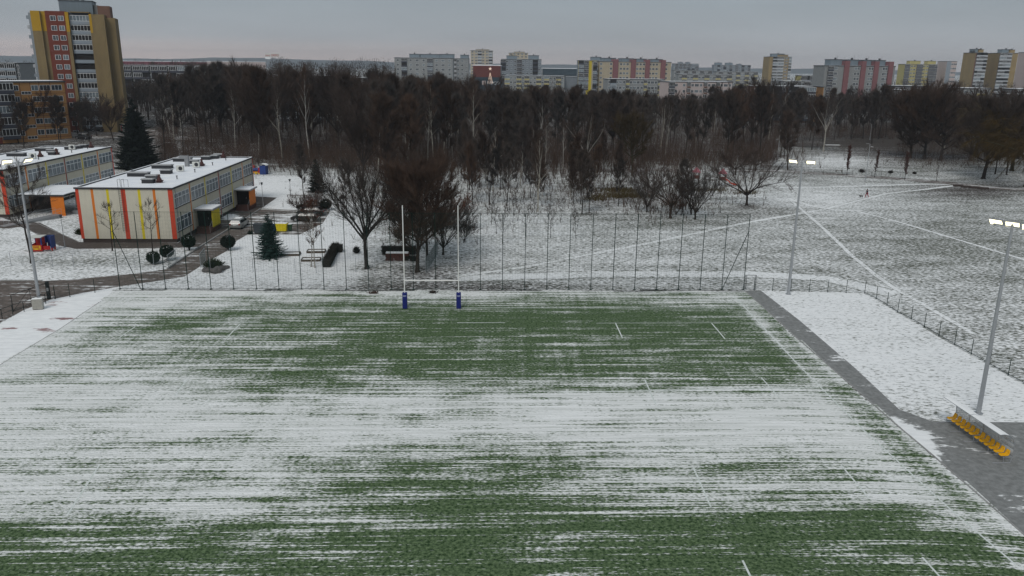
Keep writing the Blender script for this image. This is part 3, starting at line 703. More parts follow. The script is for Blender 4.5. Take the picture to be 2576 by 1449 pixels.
    mb.tube((lx+1.3,.1,H+.1),(lx+1.3,.1,H+1.15),.02).tube((lx+1.3,.1,H+1.15),(lx+.5,.1,H+1.15),.02)
    mb.build('ladder',M['dark_trim'],g)
    return g
KO=at(207,610); KF=at(445,611)
krz=math.atan2(KF.y-KO.y,KF.x-KO.x)
k1=kindergarten(KO+Vector((0,0,0)),krz,'cream two storey kindergarten with rainbow stripes behind the driveway, nearer of the two')
import mathutils
KR=Matrix.Rotation(-krz,3,'Z')
def kloc(g,px,py,z=7.6):
    p=at(px,py,z); q=Matrix.Rotation(-g.rotation_euler[2],3,'Z')@(Vector((p.x,p.y,0))-Vector((g.location.x,g.location.y,0))); return q
def roof_units(g,H,sky_,cones,acs,vents,ridge_pix=True):
    for x0,y0,x1,y1 in sky_:
        a=kloc(g,x0,y1); b=kloc(g,x1,y1); L=max(1.2,b.x-a.x); o=(a.x,a.y,0)
        u=MB().box(0,0,H-.02,L,1.1,H+.5).build('skylight',M['dark_trim'],g,o)
        MB().box(-.08,-.1,H+.5,L+.08,1.2,H+.62).tube((0,.1,H+.62),(L,.1,H+.62),.1,.1,6).build('cover',M['grey_metal'],u)
    for x,y in cones:
        a=kloc(g,x,y); MB().box(-.35,-.35,H-.02,.35,.35,H+.25).tube((0,0,H+.25),(0,0,H+.9),.42,.14,8).tube((0,0,H+.9),(0,0,H+1.15),.22,.16,8).tube((0,0,H+.25),(0,0,H+.32),.6,.6,8).build('roof_ventilator',M['brown_vent'],g,(a.x,a.y,0))
    for x,y in acs:
        a=kloc(g,x,y); u=MB().box(-.55,-.2,H+.1,.55,.25,H+.95).build('air_conditioner',M['toy_white'],g,(a.x,a.y,0)); MB().tube((.12,-.215,H+.52),(.12,-.202,H+.52),.32,.32,14).build('fan_grille',M['dark_trim'],u)
    for x,y in vents:
        a=kloc(g,x,y); MB().tube((0,0,H-.02),(0,0,H+.45),.07,.07,6).box(-.12,-.12,H+.45,.12,.12,H+.5).build('vent_pipe',M['dark_trim'],g,(a.x,a.y,0))
z2=lambda x,y:(x/4.0,(500+y/2.576)*.644)
def zz(l): return [z2(*p) for p in l]
def zb(l): return [z2(a,b)+z2(c_,d_) for a,b,c_,d_ in l]
roof_units(k1,7.6,zb([(1280,450,1490,488),(1525,370,1725,408),(1740,308,1920,338),(1612,425,1715,462),(1465,478,1575,518),(1425,515,1540,556),(1905,330,1990,360),(2022,285,2110,320),(2118,285,2175,310),(2150,264,2240,296)]),
    zz([(1606,548),(2032,382),(2250,300)]),zz([(1815,438),(1975,398)]),zz([(1112,505),(1328,437),(1698,320),(1782,513),(1962,445),(2140,375),(2273,325)]))
a=kloc(k1,*z2(1885,385)); MB().box(-.3,-.3,7.58,.3,.3,8.9).box(-1.1,-.25,8.9,.3,.25,9.35).build('air_duct',M['grey_metal'],k1,(a.x,a.y,0))
LO=at(26,548); k2o=LO+Matrix.Rotation(krz,3,'Z')@Vector((-13.1,0,0))
k2=kindergarten(k2o,krz,'second striped cream kindergarten block cut by the left picture edge',L=37.6,porch=False)
roof_units(k2,7.6,zb([(350,198,520,232),(648,183,748,218),(745,175,800,208),(790,168,875,198),(468,220,560,250),(482,235,548,272),(65,252,245,285)]),zz([(408,290),(572,268),(918,198)]),zz([(330,308),(727,218)]),zz([(168,240),(723,250),(883,212),(390,318),(8,395)]))
# linking entrance wing
ko=k1.location; Rk=Matrix.Rotation(krz,3,'Z')
wing=empty('entrance_wing',ko,krz,'low flat roofed entrance wing with ramp between the two kindergarten blocks','building')
y0=24.0; x0=-19.6; x1=-.02
MB().box(-12.5,y0,.55,x1,y0+6,3.2).build('wall',M['cream'],wing)
r=MB().box(x0,y0-1.2,3.2,x1,y0+6.3,3.5).box(x0,y0-4.2,3.2,x0+7.6,y0-1.2,3.46).build('roof',M['dark_trim'],wing)
MB().box(x0+.1,y0-1.1,3.5,x1-.05,y0+6.2,3.58).box(x0+.1,y0-4.1,3.46,x0+7.5,y0-1.2,3.55).build('roof_snow',M['roof_snow'],r)
MB().box(x0+5.2,y0-4.0,0,x0+5.35,y0-.2,3.2).box(x0+5.35,y0-4.0,.0,x0+7.3,y0-3.9,3.2).build('porch_wall',M['k_orange'],wing)
MB().box(x0+.3,y0-1.0,.5,x0+5.2,y0-.9,3.2).build('door',M['dark_opening'],wing)
MB().box(x1-6.4,y0-.02,.55,x1-4.0,y0-.004,2.9).build('door',M['dark_opening'],wing)
MB().box(x0+7.5,y0-2.3,0,x1,y0-.03,.6).build('landing',M['grey_metal'],wing)
mb=MB(); mb.xprism([(0,0),(9,0),(9,.55),(0,.02)],0,1.6); mb.build('ramp',M['grey_metal'],wing,(x0+1.5,y0-12.5,0),-.55)
mb=MB()
for x in (0,1.6):
    for z in (.5,.95): mb.tube((x,0,.05+z),(x,9,.55+z),.02)
    for k in range(7): mb.tube((x,k*1.5,.08*k),(x,k*1.5,.08*k+1.0),.02)
mb.build('ramp_railing',M['galv'],wing,(x0+1.5,y0-12.5,0),-.55)
mb=MB()
for z in (1.1,1.55): mb.tube((x0+8,y0-2.25,z),(x1-.1,y0-2.25,z),.02)
for k in range(7): mb.tube((x0+8+k*1.85,y0-2.25,.6),(x0+8+k*1.85,y0-2.25,1.55),.02)
mb.build('landing_railing',M['galv'],wing)
# ------------------------------------------------------------------ vehicles
def car(name,o,rz,label,body,kind,L=4.65,Wd=1.84,Hh=1.48,snow=True):
    g=empty(name,o,rz,label,'car')
    # stations along +y(front). each: y, zlow, zbelt, zroof(None none), halfwidth, roof halfwidth
    hl=L/2; hw=Wd/2
    if kind=='wagon': S=[(-hl,.45,.80,.80,.80,.78),(-hl+.06,.28,.92,.95,.97,.80),(-hl+.32,.24,.95,1.36,1,.74),(-hl+.75,.24,.96,Hh-.02,1,.73),(-.1,.24,.96,Hh,1,.74),(.55,.24,.95,Hh-.08,1,.72),(1.25,.24,.93,.97,1,.82),(hl-.55,.24,.84,.86,.98,.82),(hl-.12,.30,.70,.72,.90,.78),(hl,.40,.60,.61,.78,.7)]
    else: S=[(-hl,.45,.78,.78,.80,.78),(-hl+.06,.28,.92,.93,.96,.80),(-hl+.45,.24,.96,1.0,1,.80),(-hl+1.0,.24,.96,Hh-.06,1,.72),(-.1,.24,.96,Hh,1,.74),(.55,.24,.95,Hh-.08,1,.72),(1.25,.24,.93,.97,1,.82),(hl-.55,.24,.84,.86,.98,.82),(hl-.12,.30,.70,.72,.90,.78),(hl,.40,.60,.61,.78,.7)]
    mb=MB(); n=12
    for y,zl,zb_,zr,kw,kr in S:
        w_=hw*kw; r=hw*kr
        mb.v += [(-w_*.9,y,zl),(-w_,y,zl+.18),(-w_,y,(zl+zb_)/2+.1),(-w_*.97,y,zb_),(-(r+.02),y,zr-.07 if zr>zb_+.1 else zr-.01),(-r*.8,y,zr),(r*.8,y,zr),((r+.02),y,zr-.07 if zr>zb_+.1 else zr-.01),(w_*.97,y,zb_),(w_,y,(zl+zb_)/2+.1),(w_,y,zl+.18),(w_*.9,y,zl)]
    for i in range(len(S)-1):
        for j in range(n): a=i*n+j; b_=i*n+(j+1)%n; mb.f.append((a,b_,b_+n,a+n)); mb.m.append(0)
    mb.f.append(tuple(range(n))); mb.m.append(0); k=(len(S)-1)*n; mb.f.append(tuple(k+i for i in reversed(range(n)))); mb.m.append(0)
    bd=mb.build('body',body,g); 
    me=bd.data; bm=bmesh.new(); bm.from_mesh(me); bmesh.ops.recalc_face_normals(bm,faces=bm.faces[:]); bm.to_mesh(me); bm.free()
    # glass panels just proud of the greenhouse
    yb=-hl+.4 if kind=='wagon' else -hl+1.05
    for s in (-1,1):
        e=.012*s
        P=[(s*hw*.975+e,1.0,.99),(s*hw*.975+e,yb,1.0),(s*(hw*.76)+e,yb+.15,Hh-.12),(s*(hw*.76)+e,.55,Hh-.14)]
        MB().face(P if s>0 else P[::-1]) if False else None
        m_=MB(); m_.face(P); m_.build('side_window',M['car_glass'],bd)
    if kind=='wagon': P=[(-hw*.72,-hl+.115,1.0),(hw*.72,-hl+.115,1.0),(hw*.66,-hl+.30,1.33),(-hw*.66,-hl+.30,1.33)]
    else: P=[(-hw*.74,-hl+.50,1.04),(hw*.74,-hl+.50,1.04),(hw*.64,-hl+.97,1.40),(-hw*.64,-hl+.97,1.40)]
    P=[(a,b_-.03,c_+.03) for a,b_,c_ in P]; m_=MB(); m_.face(P); m_.build('rear_window',M['car_glass'],bd)
    P=[(-hw*.76,1.22,1.02),(hw*.76,1.22,1.02),(hw*.66,.6,Hh-.05),(-hw*.66,.6,Hh-.05)]; P=[(a,b_+.03,c_+.03) for a,b_,c_ in P]; m_=MB(); m_.face(P); m_.build('windscreen',M['car_glass'],bd)
    for s in (-1,1):
        for y in (-hl+.95,hl-.9):
            wv=MB().tube((s*(hw-.2),y,.33),(s*(hw+.015),y,.33),.335,.335,20).build('wheel',M['tyre'],g)
            MB().tube((s*(hw+.016),y,.33),(s*(hw+.03),y,.33),.21,.19,14).build('rim',M['rim'],wv)
        MB().box(s*(hw*.62),-hl-.012,.72,s*(hw*.86),-hl+.08,.94).build('tail_lamp',M['tail_red'],g)
        MB().box(s*(hw*.5),hl-.16,.62,s*(hw*.84),hl-.02,.73).build('headlight',M['toy_white'],g)
        MB().box(s*(hw+.0),.85,.95,s*(hw+.16),.97,1.07).build('mirror',body,g)
    MB().box(-.26,-hl-.02,.62,.26,-hl-.006,.73).build('number_plate',M['plate'],g)
    if snow: MB().box(-hw*.52,-1.1,Hh+.002,hw*.52,.45,Hh+.02).build('snow_film',M['snow'],bd)
    return g
cp=at(603,571); c2=at(621.8,571.2)-at(609.5,579.2)
car('parked_car',cp,math.atan2(c2.y,c2.x)-math.pi/2,'silver estate car parked on the driveway beside the kindergarten',M['car_silver'],'wagon')
car('parked_car',at(768,556),math.pi/2-.03,'dark hatchback nearest of the dark cars beyond the bins',M['car_dark'],'wagon',snow=False,L=4.4)
car('parked_car',at(784,541),math.pi/2-.1,'dark saloon half hidden behind the nearest dark hatchback',M['car_dark'],'saloon',snow=False,L=4.7)
car('parked_car',at(780,527),math.pi/2,'farthest dark car of the three, mostly hidden by shrubs',M['car_dark'],'saloon',snow=False,L=4.5)
for i,(px,py) in enumerate(((250,338),(290,330),(232,326),(420,372),(210,352))):
    c_=at(px,py); car('parked_car',c_,R_(80+ru(-8,8)),['dark car parked left of the big black spruce','dark car just behind the spruce by the tower','dark car nearest the foot of the brown tower','dark car among trunks right of the black spruce','dark car left of the others below the tower'][i],M['car_dark'],'saloon',L=4.5)
# bins
def big_bin(px,py,label,m_,rz=0,w_=1.35,h=1.15,d_=1.0,snow=True):
    g=empty('waste_container',at(px,py),rz,label,'bin'); t=.1
    mb=MB(); hw=w_/2
    mb.v+=[(-hw+t,-d_/2+t,.16),(hw-t,-d_/2+t,.16),(hw-t,d_/2-t,.16),(-hw+t,d_/2-t,.16),(-hw,-d_/2,h),(hw,-d_/2,h),(hw,d_/2,h),(-hw,d_/2,h)]
    for q in ((3,2,1,0),(0,1,5,4),(1,2,6,5),(2,3,7,6),(3,0,4,7),(4,5,6,7)): mb.f.append(q); mb.m.append(0)
    mb.box(-hw-.06,-d_/2-.05,h,hw+.06,d_/2+.05,h+.06)
    mb.build('body',m_,g)
    MB().box(-hw-.04,-d_/2-.03,h+.06,hw+.04,d_/2+.03,h+.17).build('lid',m_,g)
    for x in (-hw+.2,hw-.2):
        for y in (-d_/2+.2,d_/2-.2): MB().tube((x-.03,y,.09),(x+.03,y,.09),.09,.09,8).build('wheel',M['tyre'],g)
    if snow: MB().box(-hw,-d_/2,h+.172,hw,d_/2,h+.22).build('snow_cap',M['snow'],g)
big_bin(655,588,'dark grey waste container left of the blue spruce',M['bin_grey'],snow=False,w_=1.75,h=1.35); big_bin(710,583,'yellow waste container right of the blue spruce',M['bin_yellow'],w_=1.6)
big_bin(730,582,'small green wheelie bin beside the yellow container',M['bin_green'],w_=.62,h=.95,d_=.6); big_bin(688,582,'blue bin hidden behind the blue spruce',M['bin_blue'],w_=.9,h=1.1)
# garden lamp posts
def garden_lamp(px,py,h,label,cat='street lamp',grp=None):
    b=at(px,py); g=empty('garden_lamp',b,0,label,cat,grp)
    MB().tube((0,0,0),(0,0,.9),.075,.07).tube((0,0,.9),(0,0,h-.45),.045,.035).tube((0,0,0),(0,0,.05),.2,.18,8).build('pole',M['grey_metal'],g)
    MB().tube((0,0,h-.45),(0,0,h-.1),.11,.2,8).build('lantern',M['glass'],g); MB().tube((0,0,h-.1),(0,0,h),.3,.06,8).build('lamp_cap',M['dark_trim'],g)
garden_lamp(163.7,622,4.5,'thin lamp post on the path left of the near kindergarten'); garden_lamp(662.6,521.6,4.4,'thin lamp post at the corner of the brown pavement by the snowy playground')
garden_lamp(731,489.6,3.0,'short lamp post on the snowy lawn beyond the cars'); garden_lamp(480.8,592,3.2,'lamp post beside the yellow porch')
def park_lamp(px,py,h,label):
    b=at(px,py); g=empty('park_lamp',b,0,label,'street lamp')
    MB().tube((0,0,0),(0,0,h),.09,.05,8).tube((0,0,0),(0,0,1.2),.12,.11,8).build('pole',M['galv'],g); MB().tube((0,0,h),(-.5,-.3,h+.12),.04).box(-1.0,-.5,h+.06,-.4,-.2,h+.15).build('lamp_head',M['grey_metal'],g)
park_lamp(2177,454,8.2,'tall grey lamp post at the edge of the pale park road'); park_lamp(2188,352,7,'distant lamp post among the trunks behind the park playground'); park_lamp(1955,408,6,'lamp post at the wood edge behind the middle floodlights')
# ------------------------------------------------------------------ play things
tp=at(104,631); g=empty('toy_truck',tp,.12,'red and blue wooden play truck with yellow grille on the left lawn','playhouse')
MB().box(-1.0,-.7,.1,.45,-.62,.95).box(-1.0,-.62,.1,-.93,.9,.95).box(.38,-.62,.1,.45,.9,.95).box(-.93,.83,.1,.38,.9,2.0).box(.46,-.5,.25,1.35,-.42,.75).build('cab',M['toy_red'],g)
MB().box(-1.06,-.78,1.9,.52,.95,2.0).build('roof',M['toy_white'],g); MB().box(-1.0,-.7,.95,-.92,-.62,1.9).box(.36,-.7,.95,.5,-.55,1.9).box(.40,.5,.95,.5,.9,1.9).box(-1,.8,.95,-.92,.9,1.9).build('pillar',M['toy_blue'],g)
MB().box(.5,.9,.35,1.5,.98,1.95).box(1.42,-.4,.35,1.5,.9,1.95).build('cargo_side',M['toy_blue'],g)
MB().box(-.85,-.73,.3,.3,-.705,.85).build('grille',M['toy_yellow'],g); mb=MB()
for k in range(6): mb.box(-.6+k*.13,-.745,.5,-.53+k*.13,-.731,.8)
mb.box(-.8,-.745,.36,-.5,-.731,.44).box(-.05,-.745,.36,.25,-.731,.44); mb.build('grille_bar',M['toy_red'],g)
for y in (-.3,.5): MB().tube((1.5,y,.25),(1.58,y,.25),.22,.22,12).build('wheel',M['toy_red'],g)
tp=at(656,438); g=empty('toy_train',tp,-.1,'wooden play train with snowy curved roof at the wood edge behind the kindergarten','playhouse')
MB().box(-2.2,-.45,.35,.3,.45,.6).build('chassis',M['k_orange'],g); mb=MB().tube((-1.9,0,1.0),(-.3,0,1.0),.38,.38,12).build('boiler',M['toy_blue'],g); MB().tube((-1.5,0,1.3),(-1.5,0,2.0),.12,.2,8).build('chimney',M['toy_red'],g)
MB().box(-.3,-.6,.4,.1,.6,1.5).build('cab_front',M['toy_red'],g); MB().box(.1,-.75,.0,1.5,-.68,2.0).box(.1,.68,0,1.5,.75,2.0).box(1.43,-.68,0,1.5,.68,2.0).build('cab',M['toy_blue'],g)
mb=MB(); 
for k in range(6):
    a0=math.pi*k/6;a1=math.pi*(k+1)/6
    mb.face([(.8-.85*math.cos(a0),-.85,2.0+.4*math.sin(a0)),(.8-.85*math.cos(a1),-.85,2.0+.4*math.sin(a1)),(.8-.85*math.cos(a1),.85,2.0+.4*math.sin(a1)),(.8-.85*math.cos(a0),.85,2.0+.4*math.sin(a0))])
mb.build('roof',M['snow'],g)
for x in (-1.7,-.9,-.1): MB().tube((x,-.5,.3),(x,-.42,.3),.3,.3,12).build('wheel',M['toy_yellow'],g)
# red slide playground
def slide_tower(px,py,label,slide):
    g=empty('playground_tower',at(px,py),-.1,label,'play tower')
    mb=MB()
    for x in (-.6,.6):
        for y in (-.6,.6): mb.box(x-.05,y-.05,0,x+.05,y+.05,2.6)
    mb.build('post',M['wood'],g); MB().box(-.65,-.65,1.2,.65,.65,1.3).build('deck',M['wood'],g)
    MB().box(-.63,-.64,1.32,.5,-.6,2.0).box(-.64,-.6,1.32,-.6,.6,2.0).build('side_panel',M['brick_pile'],g)
    mb=MB(); A_=(0,0,3.7)
    c4=[(-.9,-.9,2.6),(.9,-.9,2.6),(.9,.9,2.6),(-.9,.9,2.6)]
    for i in range(4): mb.face([c4[i],c4[(i+1)%4],A_])
    mb.build('roof',mat('faded_red'+label[:3],(.30,.10,.12),.8),g)
    if slide:
        P=[(.65,0,1.3),(1.1,0,1.15),(1.9,0,.45),(2.6,0,.28),(3.2,0,.25)]; mb=MB()
        for a,b in zip(P,P[1:]):
            for s in (-1,1): mb.face([(a[0],s*.28,a[2]),(b[0],s*.28,b[2]),(b[0],s*.3,b[2]+.22),(a[0],s*.3,a[2]+.22)])
            mb.face([(a[0],-.28,a[2]),(b[0],-.28,b[2]),(b[0],.28,b[2]),(a[0],.28,a[2])])
        sl_=mb.build('slide',M['k_red'],g); sd=sl_.modifiers.new('s','SOLIDIFY'); sd.thickness=.05
        MB().box(.62,-.35,1.3,.75,.35,2.2).build('slide_hood',M['k_red'],g)
slide_tower(1816,467,'play tower with faded red pyramid roof and red slide','y'); slide_tower(1750,463,'second pyramid roofed play tower left of the red slide, partly hidden by trees',None)
g=empty('rope_bridge',at(1783,465),-.1,'low wooden bridge joining the two red roofed play towers','play bridge')
MB().box(-1.2,-.4,1.0,1.2,.4,1.08).build('deck',M['wood'],g); MB().tube((-1.2,-.4,1.7),(1.2,-.4,1.7),.03).tube((-1.2,.4,1.7),(1.2,.4,1.7),.03).build('rail',M['wood'],g)
def frame_box(px,py,w_,d_,label,z=.28,mat_='wood',rz=0):
    g=empty('raised_bed',at(px,py),rz,label,'planting bed'); t=.07
    mb=MB().box(-w_/2,-d_/2,0,w_/2,-d_/2+t,z).box(-w_/2,d_/2-t,0,w_/2,d_/2,z).box(-w_/2,-d_/2+t,0,-w_/2+t,d_/2-t,z).box(w_/2-t,-d_/2+t,0,w_/2,d_/2-t,z); mb.build('frame',M[mat_],g)
    MB().box(-w_/2+t,-d_/2+t,0,w_/2-t,d_/2-t,z-.12).build('filling',M['snow'],g)
frame_box(731,641,2.5,1.5,'dark edged raised bed right of the blue spruce',rz=.1); frame_box(796,634,2.4,1.4,'farther raised bed between the twin birches and the hedge',rz=.1); frame_box(783,655,2.4,1.4,'raised bed at the feet of the twin birches',rz=.1)
# benches ring
g=empty('curved_bench',at(760,494),.2,'curved snowy bench under the small spruce','bench'); mb=MB(); lg=MB()
for k in range(6):
    a0=R_(200+k*22);a1=R_(200+(k+1)*22)
    mb.face([(math.cos(a0)*3,math.sin(a0)*1.6,.45),(math.cos(a1)*3,math.sin(a1)*1.6,.45),(math.cos(a1)*2.5,math.sin(a1)*1.2,.45),(math.cos(a0)*2.5,math.sin(a0)*1.2,.45)]); lg.box(math.cos(a0)*2.8-.05,math.sin(a0)*1.4-.05,0,math.cos(a0)*2.8+.05,math.sin(a0)*1.4+.05,.42)
s_=mb.build('seat',M['wood'],g); sd=s_.modifiers.new('s','SOLIDIFY'); sd.thickness=.05; lg.build('leg',M['wood'],g)
# climbing frames in the park pen
for px,py,w_,label in ((2095,378,7.5,'wide trapezoid climbing frame in the snowy park pen'),(2195,383,3.2,'small triangular climbing frame right in the snowy park pen')):
    g=empty('climbing_frame',at(px,py),0,label,'climbing frame')
    k=w_/2; t=k*.62 if w_>5 else .2
    MB().tube((-k,0,0),(-t,0,1.5),.06).tube((k,0,0),(t,0,1.5),.06).tube((-t,0,1.5),(t,0,1.5),.06).tube((-k,1.5,0),(-t,1.5,1.5),.06).tube((k,1.5,0),(t,1.5,1.5),.06).tube((-t,1.5,1.5),(t,1.5,1.5),.06).build('beam',M['wood'],g)
    MB().box(-t,0,1.56,t,1.5,1.6).build('snow_cap',M['snow'],g)
g=empty('park_bench',at(2110,433),0,'small bench on the near side of the park pen fence','bench'); MB().box(-.9,-.2,.42,.9,.2,.47).build('seat',M['wood'],g)
for s in (-1,1): MB().box(s*.7-.04,-.18,0,s*.7+.04,.18,.42).build('leg',M['wood'],g)
# wood pile, concrete blocks along the road
g=empty('brick_stack',at(1000,654),.05,'low stack of reddish bricks behind the big tree','brick stack')
mb=MB()
for r in range(4):
    for k in range(9): mb.box(-1.5+k*.33+(r%2)*.1,-.5,r*.24,-1.5+k*.33+.31+(r%2)*.1,.5,r*.24+.225)
mb.build('bricks',M['brick_pile'],g); MB().box(-1.45,-.48,.97,1.4,.48,1.02).build('snow_cap',M['snow'],g)
for i,(px,py,dd) in enumerate(((2410,466,''),(2430,469,''),(2452,471,''),(2474,473,''))):
    o=MB().box(-1,-.25,0,1,.25,.45).build('concrete_block',M['plinth'],None,at(px,py+3),-.2); b=o.modifiers.new('b','BEVEL'); b.width=.05
    tag(o,['leftmost low concrete block','second low concrete block from the left','third low concrete block from the left','rightmost low concrete block'][i]+' along the park road','block','concrete blocks beside the park road')
# stones by juniper
def rock(px,py,r,label):
    p=at(px,py); mb=MB(); mb.ball((0,0,r*.3),r,3,.6)
    for i,v in enumerate(mb.v):
        q=Vector(v); k=1+.35*mnoise.noise(q*1.6+Vector((px,0,0))); mb.v[i]=(v[0]*k,v[1]*k,v[2]*k)
    tag(mb.build('rock',M['rock'],None,p),label,'rock')
rock(520,683,.6,'flat rock at the left foot of the juniper'); rock(543,685,.75,'middle rock under the juniper'); rock(557,679,.55,'grey rock right of the juniper'); rock(568,675,.45,'smallest rock at the right end of the rock garden')
# ------------------------------------------------------------------ person and dog
def skinned(name,verts,edges,radii,mt,parent,sub=1):
    me=bpy.data.meshes.new(name); me.from_pydata(verts,edges,[]); o=link(name,me,parent); me.materials.append(mt)
    sk=o.modifiers.new('skin','SKIN'); 
    for i,r in enumerate(radii): me.skin_vertices[0].data[i].radius=(r,r)
    me.skin_vertices[0].data[0].use_root=True
    ss=o.modifiers.new('sub','SUBSURF'); ss.levels=sub; ss.render_levels=sub; return o
pp_=at(2180,497); g=empty('person',pp_,R_(100),'person in dark jacket and red trousers walking across the meadow','person')
V=[(0,0,.95),(0,.02,1.2),(0,.05,1.42),(0,.07,1.52),(0,.1,1.66),(.2,.04,1.40),(.26,-.08,1.15),(.25,.02,.90),(.25,.05,.80),(-.2,.04,1.40),(-.26,.14,1.14),(-.24,.32,.98),(-.24,.38,.93),(.1,0,.9),(.11,.18,.50),(.11,.22,.08),(.11,.38,.05),(-.1,0,.9),(-.11,-.12,.50),(-.11,-.38,.14),(-.11,-.30,.03)]
E_=[(0,1),(1,2),(2,3),(3,4),(2,5),(5,6),(6,7),(7,8),(2,9),(9,10),(10,11),(11,12),(0,13),(13,14),(14,15),(15,16),(0,17),(17,18),(18,19),(19,20)]
Rr=[.14,.15,.15,.06,.10,.07,.05,.04,.04,.07,.05,.04,.04,.10,.07,.045,.04,.10,.07,.045,.04]
skinned('body',V,E_,Rr,M['skin'],g)
skinned('jacket',V[:3]+[V[5],V[6],V[7],V[9],V[10],V[11]]+[(0,0,.86)],[(0,1),(1,2),(2,3),(3,4),(4,5),(2,6),(6,7),(7,8),(0,9)],[.17,.18,.17,.10,.075,.06,.10,.075,.06,.17],M['jacket'],g)
skinned('trousers',[(0,0,.93),V[13],V[14],(.11,.22,.10),V[17],V[18],(-.11,-.37,.16)],[(0,1),(1,2),(2,3),(0,4),(4,5),(5,6)],[.15,.12,.09,.065,.12,.09,.065],M['trousers'],g)
skinned('hood',[(0,.02,1.50),(0,.06,1.62),(0,.08,1.76)],[(0,1),(1,2)],[.10,.13,.08],M['jacket'],g)
dp=at(2166,497); g=empty('dog',dp,R_(95),'small grey dog walking on a lead just ahead of the person','dog')
V=[(0,-.22,.33),(0,.0,.32),(0,.2,.34),(0,.32,.46),(0,.42,.47),(0,.52,.44),(.08,.2,.2),(.08,.22,.02),(-.08,.2,.2),(-.08,.14,.02),(.08,-.22,.22),(.08,-.30,.12),(.08,-.26,.02),(-.08,-.22,.22),(-.08,-.24,.12),(-.08,-.2,.02),(0,-.34,.42),(0,-.42,.5)]
skinned('body',V,[(0,1),(1,2),(2,3),(3,4),(4,5),(2,6),(6,7),(2,8),(8,9),(0,10),(10,11),(11,12),(0,13),(13,14),(14,15),(0,16),(16,17)],[.10,.11,.12,.07,.075,.035,.05,.025,.05,.025,.06,.035,.025,.06,.035,.025,.03,.02],M['dog_fur'],g)
for s in (-1,1): MB().face([(s*.05,.38,.5),(s*.08,.44,.5),(s*.09,.39,.60)]) if 0 else None
#===PART3===
# ------------------------------------------------------------------ distant housing
mat('panel_grey',(.26,.27,.27),.9,var=.08,scale=.5); mat('panel_blue',(.20,.225,.25),.9,var=.1,scale=.5); mat('panel_beige',(.43,.37,.27),.9,var=.07,scale=.5)
mat('panel_ochre',(.29,.21,.095),.9,c2=(.21,.155,.075),scale=.35,stretch=(1,1,.4)); mat('brick_ochre',(.235,.175,.085),.9,c2=(.17,.125,.065),scale=.3,stretch=(1.5,1.5,.4)); mat('ochre_bright',(.42,.25,.02),.85,var=.05,scale=.4)
mat('panel_red',(.16,.042,.028),.9,var=.06,scale=.4); mat('panel_orange',(.40,.21,.075),.9,var=.06,scale=.5); mat('joint_red',(.14,.05,.03),.9)
mat('panel_pink',(.22,.10,.105),.9,var=.06,scale=.4); mat('panel_rose',(.50,.42,.40),.9,var=.05,scale=.4); mat('panel_yellow',(.40,.35,.14),.9,var=.06,scale=.4); mat('bright_yellow',(.48,.37,.02),.85,var=.05,scale=.4)
mat('roof_metal',(.16,.20,.23),.6,var=.1,scale=.8,stretch=(3,3,.2)); mat('roof_dark',(.07,.075,.08),.9); mat('loggia_grey',(.26,.30,.34),.8,var=.08); mat('loggia_dark',(.06,.065,.085),.8,var=.15); mat('brown_brick',(.17,.095,.07),.9,var=.1,scale=.4)
mat('parapet_light',(.40,.42,.44),.8,var=.06); mat('store_red',(.15,.03,.045),.8); mat('mall_red',(.13,.04,.035),.85,var=.1,scale=.2); mat('mall_glass',(.03,.05,.065),.3)
WM={}
def win_mesh(w_,h,style=0):
    k=('w',round(w_,1),round(h,1),style)
    if k in WM: return WM[k]
    mb=MB(); mb.mat(1).box(-w_/2,-.03,0,w_/2,.05,h); mb.mat(0)
    t=.06
    mb.box(-w_/2-.02,-.07,-.02,w_/2+.02,-.032,t).box(-w_/2-.02,-.07,h-t,w_/2+.02,-.032,h+.02).box(-w_/2-.02,-.068,t,-w_/2+t,-.032,h-t).box(w_/2-t,-.068,t,w_/2+.02,-.032,h-t)
    n=1 if w_<1.95 else 2 if w_<2.6 else max(2,int(w_/1.0))
    for i in range(1,n+1): x=-w_/2+w_*i/(n+1) if n>1 else (-.1 if style else .12); mb.box(x-.03,-.066,t,x+.03,-.032,h-t)
    WM[k]=mb.mesh('window',[M['white_pvc'],M['glass'] if style<2 else M['curtain_glass']]); return WM[k]
def bal_mesh(w_,fh,pm,style):
    k=('b',round(w_,1),round(fh,2),pm,style)
    if k in WM: return WM[k]
    mb=MB(); mb.mat(0).box(-w_/2,-.9,0,w_/2,-.02,.12).box(-w_/2,-.95,.12,w_/2,-.86,1.05)
    mb.mat(2).box(-w_/2+.05,-.5,1.05,w_/2-.05,-.02,fh-.02) if style==0 else None
    if style==0: mb.mat(3).box(-w_/2,-.86,.12,-w_/2+.08,-.02,1.05).box(w_/2-.08,-.86,.12,w_/2,-.02,1.05)
    else:
        mb.mat(2 if style==1 else 4).box(-w_/2+.02,-.84,1.05,w_/2-.02,-.05,fh-.1); n=max(3,int(w_/.8))
        mb.mat(1)
        for i in range(n+1): x=-w_/2+.05+(w_-.1)*i/n; mb.box(x-.035,-.93,1.05,x+.035,-.845,fh-.15)
        mb.box(-w_/2,-.935,1.05,w_/2,-.85,1.13).box(-w_/2,-.935,fh-.22,w_/2,-.85,fh-.1)
    WM[k]=mb.mesh('balcony',[M[pm],M['white_pvc'],M['dark_opening'],M['loggia_dark'],M['curtain_glass']]); return WM[k]
